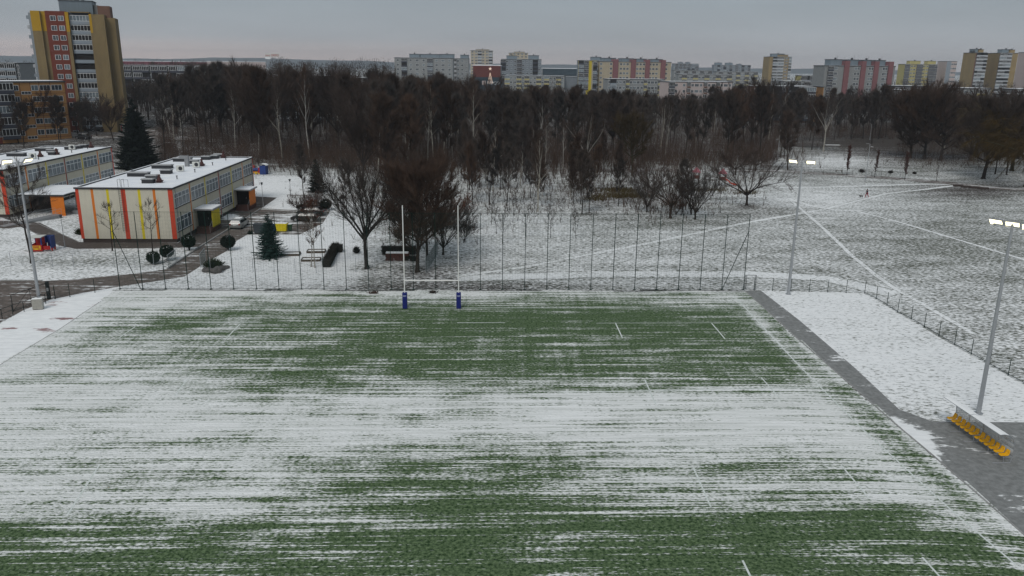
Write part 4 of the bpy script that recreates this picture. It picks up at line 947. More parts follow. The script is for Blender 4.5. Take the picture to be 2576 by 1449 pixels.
def block(name,label,pxL,pxR,ytop,YL,YR,fl,wall,depth,cols,boxes=(),stripes=(),roofm='roof_dark',cat='apartment block',group=None,side=0,joints=None,rows=None,skip=0,parts=True,snow=True):
    ymid=ytop; a=atY(pxL,ymid,YL); b=atY(pxR,ymid,YR); base=gz((a.x+b.x)/2,(YL+YR)/2)
    if a.x>0: a.x*=(YL+depth)/YL
    if b.x<0 and not skip: b.x*=(YR+depth)/YR
    top=(a.z+b.z)/2; Hb=top-base; Wd=math.hypot(b.x-a.x,YR-YL); fh=(Hb-1.2)/fl
    g=empty(name,(a.x,YL,base),math.atan2(YR-YL,b.x-a.x),label,cat,group)
    MB().box(0,0,0,Wd,depth,Hb-.3).build('wall',M[wall],g)
    rf=MB().box(-.2,-.2,Hb-.3,Wd+.2,depth+.2,Hb+.1).build('roof',M[roofm],g)
    if snow: MB().box(.2,.2,Hb+.1,Wd-.2,depth-.2,Hb+.16).build('roof_snow',M['roof_snow'],rf)
    def ux(px): return max(0,min(1,(atY(px,ytop,(YL+YR)/2).x-a.x)/(b.x-a.x)))*Wd
    for i,(l,r,yt,mt,dd) in enumerate(boxes):
        zt=atY((l+r)/2,yt,YL+dd).z-base; x0,x1=ux(l),ux(r)
        u=MB().box(x0,dd,Hb+.17,x1,min(depth-.5,dd+7),zt-.25).build('roof_house',M[mt],g); MB().box(x0-.2,dd-.2,zt-.25,x1+.2,min(depth-.5,dd+7)+.2,zt).build('roof_cap',M['roof_dark'],u)
        MB().box((x0+x1)/2-.4,dd+1,zt,(x0+x1)/2+.4,dd+2,zt+.9).tube(((x0+x1)/2+1.5,dd+2,zt),((x0+x1)/2+1.5,dd+2,zt+2.2),.05).build('chimney',M['roof_dark'],u)
    for l,r,yt,mt,pr in stripes:
        zt=atY((l+r)/2,yt,(YL+YR)/2).z-base if yt else Hb-.31
        MB().box(ux(l),-pr,0,ux(r),-.002 if not yt else 4,zt).build('stair_panel' if yt else 'panel',M[mt],g)
    if joints:
        mb=MB()
        for k in range(fl+1): mb.box(0,-.02,1+k*fh-.06,Wd,-.001,1+k*fh+.06)
        for u in joints: mb.box(u*Wd-.07,-.022,1,u*Wd+.07,-.001,Hb-.31)
        mb.build('joint',M['joint_red'],g)
    cnt={'window':0,'balcony':0}; rest=MB(); 
    for k in range(fl-1,-1 if not rows else fl-1-rows,-1):
        z=1.0+k*fh
        for u,kind,w_ in cols:
            x=u*Wd
            if kind[0]=='w':
                me=win_mesh(w_,1.5 if fh>2.6 else 1.4,random.choice((0,1,2))); nm='window'; zz_=z+.8
            elif kind[0]=='s': me=win_mesh(w_,.8,0); nm='window'; zz_=z-.2
            else:
                me=bal_mesh(w_,fh,kind[2:] or 'loggia_grey',random.choice((0,1,2,1)) if kind[1]=='m' else int(kind[1])); nm='balcony'; zz_=z
            if cnt[nm]<96:
                o=link(nm,me,g,(x,0,zz_)); cnt[nm]+=1
    if side:   # windows on an end wall (1 = right end, -1 = left end)
        for k in range(fl-1,-1,-1):
            for v in (.3,.7):
                if cnt['window']<98:
                    o=link('window',win_mesh(1.6,1.5,random.choice((0,1))),g,(Wd if side>0 else 0,depth*v,1.8+k*fh),R_(90 if side>0 else -90)); cnt['window']+=1
    return g
def reg(n,kinds,w_=1.5): return [((i+.5)/n,kinds[i%len(kinds)],w_ if not isinstance(w_,(list,tuple)) else w_[i%len(w_)]) for i in range(n)]
# tall brown tower, left
TY_=250.0; Lx=atY(75,27,TY_); Rx=atY(291,32,TY_); tb=gz((Lx.x+Rx.x)/2,TY_)
TR=.33; tc_,ts_=math.cos(TR),math.sin(TR)
t=empty('apartment_tower',(Lx.x,TY_,tb),TR,'tall ochre and brick red apartment tower with grey roof house','apartment tower')
def tx(px):
    d=ray(px,35); return (Lx.x*d.y-TY_*d.x)/(d.x*ts_-d.y*tc_)
Ht=atY(112,27,TY_).z-tb; fh=2.83
def tb_box(nm,mt,x0,y0,z0,x1,y1,z1,par=None): return MB().box(x0,y0,z0,x1,y1,z1).build(nm,M[mt],par or t)
tb_box('wall','brick_ochre',.0,.0,0,tx(100),14,Ht-.01); tb_box('bright_panel','ochre_bright',-.03,-.03,Ht-5.7,tx(99),10,Ht+.02)
tb_box('wall','brick_ochre',tx(100),.8,0,tx(112),14,Ht-.05); tb_box('bright_panel','ochre_bright',tx(99)+.002,.77,Ht-5.7,tx(111.9),9,Ht+.0)
tb_box('wall','panel_red',tx(112),.3,0,tx(163),14,Ht+.1)
tb_box('wall','brick_ochre',tx(163),-.3,0,tx(171),14,Ht-.15); tb_box('bright_panel','ochre_bright',tx(163)-.02,-.33,Ht-5.8,tx(171)+.02,9,Ht-.1)
tb_box('wall','loggia_dark',tx(171),1.4,0,tx(224),14,Ht-.2)
tb_box('wall','brick_ochre',tx(224),-1.0,0,tx(262),9,Ht-.6); tb_box('bright_panel','ochre_bright',tx(224)-.03,-1.03,Ht-6,tx(230),9,Ht-.55)
tb_box('wall','brick_ochre',tx(262),1.2,0,tx(286),9,Ht-1.4)
tb_box('wall','loggia_grey',-1.2,3.0,0,-.001,10,Ht-.4)
for k in range(13): tb_box('balcony','parapet_light' if k%2 else 'loggia_grey',-1.9,3.4,Ht-2.2-k*fh,-1.21,9.6,Ht-1.2-k*fh)
rh=tb_box('roof_house','roof_metal',tx(146),3,Ht-1,tx(231),11,atY(190,3,TY_+8).z-tb); zt=atY(190,3,TY_+8).z-tb
tb_box('roof_cap','roof_dark',tx(146)-.2,2.8,zt,tx(231)+.2,11.2,zt+.2,rh); MB().tube((tx(176),5,zt),(tx(176),5,zt+1.8),.06).box(tx(184),5,zt+.2,tx(194),7,zt+.6).box(tx(202),5,zt+.2,tx(208),7,zt+.6).build('roof_aerial',M['roof_metal'],rh)
tb_box('roof_house','panel_grey',tx(233),4.1,Ht-1,tx(243),11,atY(240,14,TY_+12).z-tb); tb_box('roof_house','brown_brick',tx(243),3,Ht-1.5,tx(274),9,atY(260,17,TY_+13).z-tb)
tb_box('roof_house','brick_ochre',tx(176),.0,Ht-.19,tx(224),2.9,Ht+.1)
for k in range(13):
    z=Ht-2.65-k*fh
    for px in (131,151): link('window',win_mesh(1.5,1.4,random.choice((0,0,2))),t,(tx(px),.3,z))
    link('balcony',bal_mesh(tx(224)-tx(171)-.3,fh,'loggia_grey',random.choice((1,2,1,0))),t,((tx(171)+tx(224))/2,1.38,z-1.0))
    MB().box(tx(112),.28,z-.75,tx(163),.298,z-.68).build('joint',M['joint_red'],t)
sg=tb_box('banner','toy_white',tx(268),1.1,Ht-36,tx(281),1.18,Ht-33.4)
tb_box('banner_mark','toy_red',tx(268)+.1,1.08,Ht-35.8,tx(272),1.095,Ht-33.6,sg)
# orange panel block in front of it
block('apartment_block','orange panel block with dark joints in front of the tall tower',-42,162,205,223,240,5,'panel_orange',11,
      [(.03,'w',1.5),(.12,'w',2.4),(.22,'bmloggia_dark',4.6),(.355,'w',2.0),(.49,'s',2.6),(.605,'w',1.9),(.735,'w',2.9),(.885,'w',2.9)],joints=(.28,.42,.55,.665,.80,.995),skip=1,stripes=((17-42,20,0,'panel_red',.03),))
# grey blocks behind the tower
block('apartment_block','grey five storey block left of the tall tower',-30,86,158,350,350,5,'panel_grey',12,reg(14,('w','w','b1loggia_grey','w'),[1.5,1.5,4.5,1.5]))
block('apartment_block','grey block whose roof shows right of the tall tower',306,485,165,374,374,5,'panel_grey',12,reg(17,('w','bmloggia_dark','w','w','bmloggia_dark'),[1.5,4.0,1.5,2.2,4.0]))
block('apartment_block','grey block partly hidden by trees farther right of the tower',488,640,166,480,480,5,'panel_grey',12,reg(16,('w','b1panel_beige','w','w'),[1.5,4.0,1.5,2.0]))
block('apartment_block','grey block roof among the treetops near the red lettered sign',690,850,190,330,340,5,'panel_grey',12,reg(12,('w','bmloggia_dark'),[1.6,3.5]))
block('apartment_block','grey block roof peeking between trees left of the pale flats',830,980,196,360,365,5,'panel_grey',12,reg(12,('w','w','bmloggia_dark'),[1.6,1.6,3.5]))
block('warehouse','long red fronted warehouse on the left horizon',300,640,155,980,980,1,'store_red',60,[],cat='warehouse',roofm='roof_snow')
block('warehouse','low white roofed hall right of the long red warehouse',520,700,155,900,920,1,'panel_rose',50,[],cat='warehouse',roofm='roof_snow')
block('warehouse','long dark hall with snowy roof between the central flats',1362,1455,172,900,900,1,'mall_glass',50,[],cat='warehouse',roofm='roof_snow')
# centre
g9=[1.5,4.2,1.5,2.2,1.5]
block('apartment_block','long grey nine storey block at the centre left horizon',992,1142,145.5,600,600,9,'panel_grey',13,reg(9,('w','bmloggia_dark','w','w'),[1.6,4.0,1.6,2.2]),boxes=((1028,1054,135.5,'roof_metal',4),(1056,1104,136,'roof_metal',4)),rows=7)
block('apartment_block','grey nine storey block with white stair windows left of the beige tower',1105,1181,147,630,630,9,'panel_grey',13,reg(7,('w','w','s','b1parapet_light'),[1.6,1.6,2.0,4]),boxes=((1105,1141,136,'roof_metal',4),(1157,1178,138,'roof_metal',4)),rows=7)
block('apartment_tower','pale beige tower rising behind the red mall',1184,1240,127,800,800,14,'panel_beige',20,reg(6,('w','w','bmparapet_light'),[2,2,4]),boxes=((1196,1230,124,'panel_beige',4),),cat='apartment tower',rows=9)
block('apartment_block','blue grey nine storey block right of the red mall',1261,1362,149,700,700,9,'panel_blue',13,reg(10,('bmloggia_dark','w','w','w'),[4.5,1.7,1.7,1.7]),boxes=((1274,1301,139.5,'roof_metal',4),(1329,1356,139,'roof_metal',4)),rows=7)
block('apartment_tower','beige tower top behind the blue grey block',1280,1328,133,860,860,14,'panel_beige',20,reg(5,('w',),2),boxes=((1293,1320,130,'panel_beige',4),),cat='apartment tower',rows=5)
ml=block('shopping_mall','red fronted shopping mall between the grey flats',1190,1262,164,520,520,1,'mall_glass',40,[],cat='shop',roofm='roof_snow',stripes=((1190,1262,0,'mall_red',.5),))
MB().box(0,-.62,0,18.6,-.51,17.6).build('glass_front',M['mall_glass'],ml)
def text(name,s,size,m_,loc,parent,ext=.05):
    cu=bpy.data.curves.new(name,'FONT'); cu.body=s; cu.size=size; cu.extrude=ext; cu.align_x='CENTER'; ob=bpy.data.objects.new('t',cu); col.objects.link(ob)
    bpy.context.view_layer.update(); me=bpy.data.meshes.new_from_object(ob.evaluated_get(bpy.context.evaluated_depsgraph_get())); bpy.data.objects.remove(ob)
    me.transform(Matrix.Rotation(R_(90),4,'X')); me.materials.clear(); me.materials.append(m_)
    return link(name,me,parent,loc)
text('lettering','PEPCO',2.6,M['white_pvc'],(12.9,-.7,13.2),ml)
q=MB().box(5.8,-.75,13.0,8.0,-.63,15.4).build('sign_board',M['panel_rose'],ml)
sp=atY(1233,190,470); g=empty('festive_light_tree',(sp.x,470,0),0,'lit golden light tree topped by a star in front of the red mall','decoration')
zt=atY(1233,173,470).z; st_=MB(); a_=[]
for i in range(10): r=1.1 if i%2==0 else .45; a_.append((math.sin(i*math.pi/5)*r,math.cos(i*math.pi/5)*r))
c0=len(st_.v); st_.v+=[(x,-.15,z+zt) for x,z in a_]+[(x,.15,z+zt) for x,z in a_]; st_.f.append(tuple(range(10))); st_.m.append(0); st_.f.append(tuple(reversed(range(10,20)))); st_.m.append(0)
for i in range(10): j=(i+1)%10; st_.f.append((i,10+i,10+j,j)); st_.m.append(0)
st_.build('star',M['festive'],g)
mb=MB().tube((0,0,0),(0,0,zt-1.6),.25,.15)
mb.build('mast',M['dark_trim'],g); mb=MB()
for k in range(9):
    a=k*2*math.pi/9; mb.tube((0,0,zt-1.8),(math.cos(a)*1.5,math.sin(a)*1.5,zt-8),.06,.06,4)
for r,dz in ((.5,3.5),(.95,5.5),(1.45,7.8)):
    for k in range(12): a=k*math.pi/6;b=(k+1)*math.pi/6; mb.tube((math.cos(a)*r,math.sin(a)*r,zt-dz),(math.cos(b)*r,math.sin(b)*r,zt-dz),.05,.05,4)
mb.build('light_string',M['festive'],g)
block('apartment_block','low grey block with yellow balconies in front of the blue grey block',1271,1420,190,640,640,5,'panel_grey',12,reg(15,('bmpanel_yellow','w','w','b1panel_yellow','w'),[4,1.6,1.6,4,1.6]))
block('apartment_block','blank pale grey end wall block right of the yellow balconies',1421,1486,193,650,650,5,'panel_blue',12,[])
block('apartment_block','bright yellow ended nine storey block',1452,1524,152,640,640,9,'panel_blue',13,[(.1,'bmloggia_dark',4),(.3,'bmloggia_dark',3.5),(.5,'w',2),(.68,'w',2),(.85,'bmloggia_dark',4)],stripes=((1476,1502,0,'bright_yellow',.3),(1452,1456,0,'bright_yellow',.3)),boxes=((1488,1514,143,'roof_metal',4),),rows=7)
bs=[(x0,x1,145.5+i*.9,'roof_metal',3) for i,(x0,x1) in enumerate(((1521,1552),(1568,1598),(1606,1633),(1648,1676)))]
ps=[(x0,x1,149+i*.6,'panel_pink',.9) for i,(x0,x1) in enumerate(((1540,1553),(1587,1599),(1625,1636),(1666,1678)))]
block('apartment_block','long cream nine storey block with four pink stair towers',1503,1689,155.5,560,575,9,'panel_beige',14,[((i+.5)/22,'w',1.7) for i in (0,3,6,7,8,11,12,13,15,16,17,20)],boxes=bs,stripes=ps,rows=7)
block('apartment_block','cream end bay with dark balconies left of the pink stair towers',1491,1502.5,155,556,556,9,'panel_beige',13,[(.25,'bmloggia_dark',2.6),(.75,'w',2.0)],rows=9)
block('apartment_block','grey green five storey block in front of the cream block',1524,1673,199,505,510,5,'panel_grey',12,[((i+.5)/16,k,w_) for i,(k,w_) in enumerate((('w',1.6),('bmloggia_grey',4),('w',1.6),('w',1.6),('w',1.5),('b1panel_yellow',2.2),('w',1.6),('w',2.2),('w',1.6),('w',1.5),('b1panel_yellow',2.2),('w',1.6),('w',2.2),('w',1.6),('b1panel_yellow',2.2),('w',1.6)))])
block('apartment_block','pale rose five storey block with brown stair windows',1674,1842,205.5,445,455,5,'panel_rose',12,[((i+.5)/15,k,w_) for i,(k,w_) in enumerate((('b1loggia_dark',3.4),('w',2.4),('w0',1.4),('w',1.5),('b1brown_brick',2.0),('w',1.5),('w',2.4),('w',1.5),('b1brown_brick',2.0),('w',1.5),('w',2.4),('b1brown_brick',2.0),('w',1.5),('w',2.4),('w',1.5))) if i!=2])
for a in ((1690,1757,160,1100,'hazy row of distant flats right of the cream block',((1708,1720,156.5),(1727,1738,156.5))),(1791,1889,163.5,1200,'hazy cluster of distant flats with an aerial',((1801,1818,157.5),(1828,1845,158),(1857,1868,161)))):
    block('apartment_block',a[4],a[0],a[1],a[2],a[3],a[3],9,'panel_blue',14,reg(12,('w','bmloggia_dark'),[2,4]),boxes=[(l,r,y_,'roof_metal',4) for l,r,y_ in a[5]],rows=6)
for i,(l,r,y_,Y_) in enumerate(((1690,1790,177,820),(1795,1905,180,780),(1700,1840,187,640))):
    block('apartment_block',['low hazy green grey block below the distant flats','low hazy block left of the yellow tower','long low block roof above the pale rose block'][i],l,r,y_,Y_,Y_,5,'panel_grey',12,reg(14,('w','b1panel_yellow','w'),[2,4,2]))
block('apartment_tower','yellow tower with white balcony columns at the right centre horizon',1921,1992,142.5,860,860,12,'panel_ochre',22,[(.28,'bmparapet_light',6),(.5,'bmparapet_light',7),(.74,'w',1.6),(.8,'w',1.6),(.94,'bmparapet_light',3)],boxes=((1944,1976,135,'roof_metal',3),(1958,1984,137.5,'panel_ochre',2)),cat='apartment tower')
block('apartment_block','low yellow block right of the yellow tower',2001,2052,190,600,600,5,'panel_yellow',12,reg(7,('w','bmloggia_dark'),[1.8,4]))
block('apartment_block','grey five storey block at the foot of the yellow tower',1957,2050,204,520,520,5,'panel_grey',12,reg(10,('w','bmloggia_dark','w'),[2,4,2]))
block('apartment_block','dark roofed block with an orange end wall amid the treetops',1880,2047,217,385,385,5,'brown_brick',12,reg(14,('w','bmloggia_dark'),[1.8,4]))
block('apartment_block','orange end wall standing among bare treetops',2048,2073,218,385,385,5,'panel_orange',12,[])
bs=[(x0,x1,149+i*.7,'roof_metal',3) for i,(x0,x1) in enumerate(((2092,2122),(2136,2165),(2179,2199),(2211,2237)))]
ps=[(x0,x1,153+i*.7,'panel_pink',.9) for i,(x0,x1) in enumerate(((2122,2135),(2166,2178),(2200,2212),(2238,2250)))]
block('apartment_block','grey nine storey block with four pink red stair towers',2053,2253,165.5,464,468,9,'panel_grey',14,[(.08,'b1loggia_dark',3.2),(.155,'w',2.2),(.33,'w',1.6),(.44,'w',1.6),(.475,'w',1.6),(.54,'w',1.5),(.64,'w',1.6),(.67,'w',1.6),(.72,'w',1.5),(.84,'w',1.7),(.88,'w',1.6),(.905,'w',1.5)],boxes=bs,stripes=ps)
block('apartment_block','yellow nine storey block with dark balcony stacks',2260,2358,161.5,800,800,9,'panel_yellow',14,[(.08,'b1loggia_dark',5),(.22,'w',2),(.31,'w',2),(.46,'b1loggia_dark',6),(.6,'w',2),(.7,'w',2),(.85,'b1loggia_dark',7),(.97,'b1loggia_dark',2)],boxes=((2292,2319,153,'panel_yellow',3),(2337,2360,153.5,'panel_yellow',3)))
block('apartment_block','modern beige block with grey window panels',2359,2408,154,800,800,8,'panel_rose',18,reg(6,('w',),1.8),stripes=((2366,2394,0,'loggia_grey',.1),))
block('apartment_block','dark brown and pale green end of the modern block',2408.5,2426,155,803,803,8,'brown_brick',18,[(.6,'b1loggia_grey',3)])
for i,(l,r,y_) in enumerate(((2424,2482,132),(2482.5,2562,133))):
    W_=r-l
    block('apartment_tower',['left of the paired ochre towers with grey balcony stacks','right of the paired ochre towers with grey balcony stacks'][i],l,r,y_,720,720,13,'panel_ochre',20,
      [(.42,'bmparapet_light',6.0),(.74,'bmparapet_light',7.0)] if i==0 else [(.19,'bmparapet_light',6.0),(.44,'bmparapet_light',7.0)],
      boxes=((2449,2473,123,'roof_metal',4),(2466,2477,124,'panel_ochre',2),(2432,2445,129,'brown_brick',2)) if i==0 else ((2527,2550,124,'roof_metal',4),(2544,2556,125,'panel_ochre',2)),stripes=((2439,2481,0,'brown_brick',.05),) if i==0 else ((2488,2527,0,'brown_brick',.05),),cat='apartment tower')
block('apartment_tower','dusky pink tower cut by the right picture edge',2563,2620,131,740,740,13,'panel_rose',20,reg(5,('bmloggia_dark','w'),[5,2]),cat='apartment tower')
block('apartment_block','low grey block behind the treetops with one yellow balcony',2390,2493,222,378,380,5,'panel_grey',12,[(.1,'w',1.8),(.3,'w',1.8),(.55,'w',1.8),(.65,'b1panel_yellow',5),(.85,'w',2)])
block('apartment_block','grey block roof with snow near the right edge',2514,2610,224,360,360,5,'panel_grey',12,reg(7,('w','bmloggia_dark'),[2.2,4]))
block('apartment_block','closest grey block behind the willows on the right edge',2497,2620,238,300,300,5,'panel_grey',12,reg(8,('w',),2.4))
block('apartment_block','pale grey block with white framed windows left of the brown willows',2234,2302,227,388,388,5,'panel_grey',12,[(.2,'bmloggia_dark',3.5),(.5,'w',2.4),(.75,'w',0.9)],side=0)
block('apartment_block','long low dark roofed block in front of the grey and pink block',2225,2330,216,440,440,5,'loggia_dark',12,reg(8,('w',),2))
# lettered sign on the horizon
sp=atY(684,146,700); g=empty('roadside_sign',(sp.x,700,0),0,'red and white lettered twin sign above the treetops on the left horizon','sign')
zt=atY(684,134.5,700).z; xl=atY(667,140,700).x-sp.x; xm=atY(680,140,700).x-sp.x; xr=atY(702,140,700).x-sp.x
for i,(x0,x1) in enumerate(((xl,xm),(xm+.6,xr))):
    b_=MB().box(x0,0,zt-2.7,x1,.3,zt).build('sign_board',M['toy_white'],g)
    text('lettering','DEPO',(x1-x0)/2.75,mat('sign_red%d'%i,(.40,.01,.03),.6),((x0+x1)/2,-.06,zt-2.3),b_)
MB().box(xl,.05,zt-4.6,xm,.25,zt-2.75).build('lower_board',M['white_pvc'],g)
mb=MB()
for x in (xl+.5,xm-.5,xm+1.5,(xm+xr)/2,xr-.6): mb.tube((x,.5,0),(x,.5,zt-.2),.16)
mb.build('support_post',M['grey_metal'],g)
#===PART4===
# ------------------------------------------------------------------ trees
def rv(k=1.0):
    while True:
        v=Vector((ru(-1,1),ru(-1,1),ru(-1,1)))
        if v.length<1: return v*k
def tri(mb,p,d,w_):
    s=d.cross(rv()+Vector((.01,0,0)))
    if s.length<1e-4: return
    s=s.normalized()*w_*.5; b=len(mb.v)
    mb.v += [tuple(p-s),tuple(p+s),tuple(p+d)]; mb.f.append((b,b+1,b+2)); mb.m.append(mb.cm)
def ribbon(mb,pts,w0,w1):
    n=len(pts)
    for i in range(n-1):
        d=pts[i+1]-pts[i]; s=d.cross(rv()+Vector((.01,0,0))).normalized()
        a=w0+(w1-w0)*i/(n-1); c=w0+(w1-w0)*(i+1)/(n-1); b=len(mb.v)
        mb.v += [tuple(pts[i]-s*a/2),tuple(pts[i]+s*a/2),tuple(pts[i+1]+s*c/2),tuple(pts[i+1]-s*c/2)]; mb.f.append((b,b+1,b+2,b+3)); mb.m.append(mb.cm)
PROTO={}
def tree_proto(key,seed,H,r0,fork,nl,spread,el,up,n2,ntw,tl,tw,wm,tm,leader=True,multi=1,droop=0,prof='oval',leaf=None,lean=.0,limb_r=.35,twb=None):
    random.seed(seed); T=MB(); C=MB()
    for st in range(multi):
        az=ru(0,6.28); off=Vector((math.cos(az),math.sin(az),0))*(.25*multi*.5 if multi>1 else 0)
        ln=Vector((math.cos(az),math.sin(az),0))*(lean+(.12 if multi>1 else 0))
        n=9; top=H*(.96 if leader else min(1,fork/H+.05)); P=[]
        p=off.copy(); d=Vector((0,0,1))+ln
        for i in range(n+1):
            P.append((p.copy(), r0*(1-.9*(i/n)**.8) if leader else r0*(1-.35*i/n)))
            d=(d+rv(.03 if key[:6]=='column' else .10)+Vector((0,0,.08))).normalized(); p=p+d*(top/n)
        T.tube(P[0][0]-Vector((0,0,.25)),P[0][0]+Vector((0,0,.35)),r0*1.6,r0*1.02,8,False)
        for (a,ra),(b,rb) in zip(P,P[1:]): T.tube(a,b,ra,rb,7 if r0>.12 else 5,False)
        def onP(h):
            t=max(0,min(.999,h/top))*n; i=int(t); f=t-i; return P[i][0].lerp(P[i+1][0],f), P[i][1]*(1-f)+P[i+1][1]*f
        for i in range(nl):
            q=(i+.5)/nl
            if leader: h=fork+(H*.97-fork)*q**.85
            else: h=fork*(.8+.25*q)
            a=i*2.399+ru(-.4,.4); base,rb=onP(h)
            if prof=='oval': k=math.sin(math.pi*(.18+.78*q))
            elif prof=='cone': k=(1-q)**.8+.12
            elif prof=='col': k=.8-.3*q
            else: k=1.0
            Lb=spread*k*ru(.8,1.15)*(1.0 if leader else 1.0)
            e=el+ru(-.15,.15)+(.35*q if leader else (0 if i else .3))
            if not leader: Lb=(H-fork)*ru(.75,1.0)/max(.5,math.sin(min(1.4,e+.25))); 
            d=Vector((math.cos(a)*math.cos(e),math.sin(a)*math.cos(e),math.sin(e)))
            ns=6; pts=[base]; dirs=[]
            for s in range(ns):
                dirs.append(d.copy()); pts.append(pts[-1]+d*(Lb/ns)); d=(d+rv(.22)+Vector((0,0,up))).normalized()
            r1=min(rb*.75,r0*limb_r*(1 if leader else 1.5))
            for s in range(ns): T.tube(pts[s],pts[s+1],r1*(1-.85*s/ns),r1*(1-.85*(s+1)/ns),4,False)
            for j in range(n2):
                t=ru(.22,1.0)*ns; s=min(ns-1,int(t)); bp=pts[s].lerp(pts[s+1],t-s)
                d2=(dirs[s]*.8+rv(.9)+Vector((0,0,.25-droop*.4))).normalized(); L2=Lb*ru(.25,.45)*(1.15-.5*t/ns)+.25
                q2=[bp]; dd=d2.copy()
                for s2 in range(3): q2.append(q2[-1]+dd*(L2/3)); dd=(dd+rv(.3)+Vector((0,0,up*.6-droop*.35))).normalized()
                r2=max(.012,r1*.22)
                for s2 in range(3): C.tube(q2[s2],q2[s2+1],r2*(1-.3*s2),r2*(1-.3*(s2+1)),3,False)
                for m_ in range(ntw):
                    t2=ru(.1,1)*3; s2=min(2,int(t2)); tp_=q2[s2].lerp(q2[s2+1],t2-s2)
                    dt=(d2*.7+rv(.65)+Vector((0,0,.42-droop*1.2))).normalized()*tl*ru(.5,1.6)
                    tri(C,tp_,dt,tw)
                    if leaf and rnd()<leaf:
                        C.cm=1; e_=tp_+dt*ru(.4,1); tri(C,e_,rv(.16),.16); C.cm=0
    tm_=T.mesh('trunk',[M[wm]]); T_=tm_; T_.polygons.foreach_set('use_smooth',[True]*len(T_.polygons))
    ms=[M[tm]]+([M['russet_leaf']] if leaf else [])
    zs=sorted(v[2] for v in C.v); H=zs[int(len(zs)*.985)]
    PROTO[key]=(tm_,C.mesh('crown',ms),H); random.seed(seed+99)
def spruce_proto(key,seed,H,R,mt,wm='bark',levels=26,nb=7,skirt=.06,dens=9,tw=.11):
    random.seed(seed); T=MB(); C=MB(); T.tube((0,0,-.2),(0,0,H*.97),H*.022,.02,7,False)
    for i in range(levels):
        q=i/(levels-1); z=H*(skirt+(1-skirt)*q*.985); r=R*((1-q)**.85)*(1+.12*math.sin(i*2.7))+.10
        for j in range(nb if q<.8 else 5):
            a=j*6.283/nb+i*1.3+ru(-.25,.25); L_=r*ru(.78,1.12); d=Vector((math.cos(a),math.sin(a),0)); pts=[]
            for s in range(5):
                t=s/4; pts.append(Vector((0,0,z))+d*(L_*t)+Vector((0,0,(-.28*t+.20*t*t)*L_*(1-q*.9)+.25*q*t*L_)))
            ribbon(C,pts,tw*1.8,tw*.8)
            for k in range(dens):
                t=.15+.85*k/dens; s=min(3,int(t*4)); p=pts[s].lerp(pts[s+1],t*4-s)
                side=Vector((-d.y,d.x,0))
                for sg in (-1,1):
                    l=L_*.34*(1.1-t)+.16
                    tri(C,p,(side*sg*ru(.6,1)+d*ru(.3,.8)+Vector((0,0,ru(-.55,-.05)))).normalized()*l,tw*1.9)
            for k in range(3): tri(C,pts[4],(d+rv(.6)+Vector((0,0,.15))).normalized()*.35,tw)
    for k in range(8): tri(C,Vector((0,0,H*.95)),(Vector((0,0,1))+rv(.5))*H*.05,.06)
    PROTO[key]=(T.mesh('trunk',[M[wm]]),C.mesh('crown',[M[mt]]),H)
#           key    seed H   r0  fork nl spr  el  up  n2 ntw tl  tw
for i in range(3): tree_proto('wood%d'%i,10+i,18,.24,3.2+i*.8,18,5.2,.75,.10,12,42,1.25,.065,'bark','twig',prof='oval')
for i in range(2): tree_proto('vase%d'%i,20+i,17,.27,5.0,8,5,.95,.05,26,44,1.3,.06,'bark','twig_red',leader=False)
for i in range(3): tree_proto('alder%d'%i,30+i,19,.20,4.5+i,18,4.0,.65,.12,10,36,1.15,.055,'bark','twig_grey',prof='oval')
for i in range(3): tree_proto('birch%d'%i,40+i,20,.19,6.5,12,4.6,1.05,.02,6,18,1.2,.036,'birch_bark','twig',prof='cone',limb_r=.45)
tree_proto('birchfork',47,17,.22,6.5,6,4,1.1,.02,12,18,1.1,.032,'birch_bark','twig',leader=False,limb_r=.24)
for i in range(2): tree_proto('slim%d'%i,50+i,9,.075,1.5,20,1.9,.9,.06,8,20,.8,.034,('birch_bark','bark')[i],'twig',prof='cone',limb_r=.4)
for i in range(2): tree_proto('sapling%d'%i,55+i,5,.045,.9,12,1.4,.7,.06,4,8,.5,.02,'bark','twig_grey',prof='cone',limb_r=.45)
tree_proto('willow0',60,14,.36,2.4,32,8.4,.55,.07,16,44,1.2,.045,'bark','twig_red',limb_r=.4)
tree_proto('willow1',61,15,.45,2.6,34,10.5,.50,.08,17,46,1.4,.05,'bark','twig',limb_r=.45)
tree_proto('olive',62,15,.42,4.4,28,8.4,.45,.08,15,40,1.2,.045,'olive_bark','twig_olive',limb_r=.45)
tree_proto('lime',63,12,.23,3.6,9,5.0,1.0,.02,46,20,.8,.024,'bark','twig_grey',leader=False,limb_r=.4)
tree_proto('ash',64,11,.17,3.8,14,4.0,.35,.05,16,20,.7,.024,'bark','twig_grey',prof='oval',limb_r=.5,lean=-.02)
for i in range(2): tree_proto('garden%d'%i,66+i,7,.10,2.6,11,2.4,.45,.05,8,12,.5,.018,'bark','twig_grey',prof='oval',limb_r=.5,lean=.06)
for i in range(2): tree_proto('rowan%d'%i,68+i,9.5,.10,2.6,13,2.2,.75,.06,8,12,.6,.018,'birch_bark','twig',prof='oval',limb_r=.45,leaf=.30)
for i in range(2): tree_proto('apple%d'%i,70+i,8,.20,1.8,8,4,.7,-.01,16,26,.8,.028,'bark','twig_red',leader=False,droop=.15)
tree_proto('scrub0',72,9,.14,1.2,6,4,1.0,.03,14,22,.9,.03,'bark','twig_grey',leader=False,multi=2)
for i in range(2): tree_proto('shrub%d'%i,74+i,4,.05,.3,7,2,.85,.02,12,20,.6,.022,'bark','twig',leader=False,multi=2,leaf=.12)
for i in range(2): tree_proto('column%d'%i,77+i,7,.09,1.0,26,1.15,1.15,.04,5,14,.35,.03,'bark','twig_red',prof='col',leaf=(.95,.5)[i])
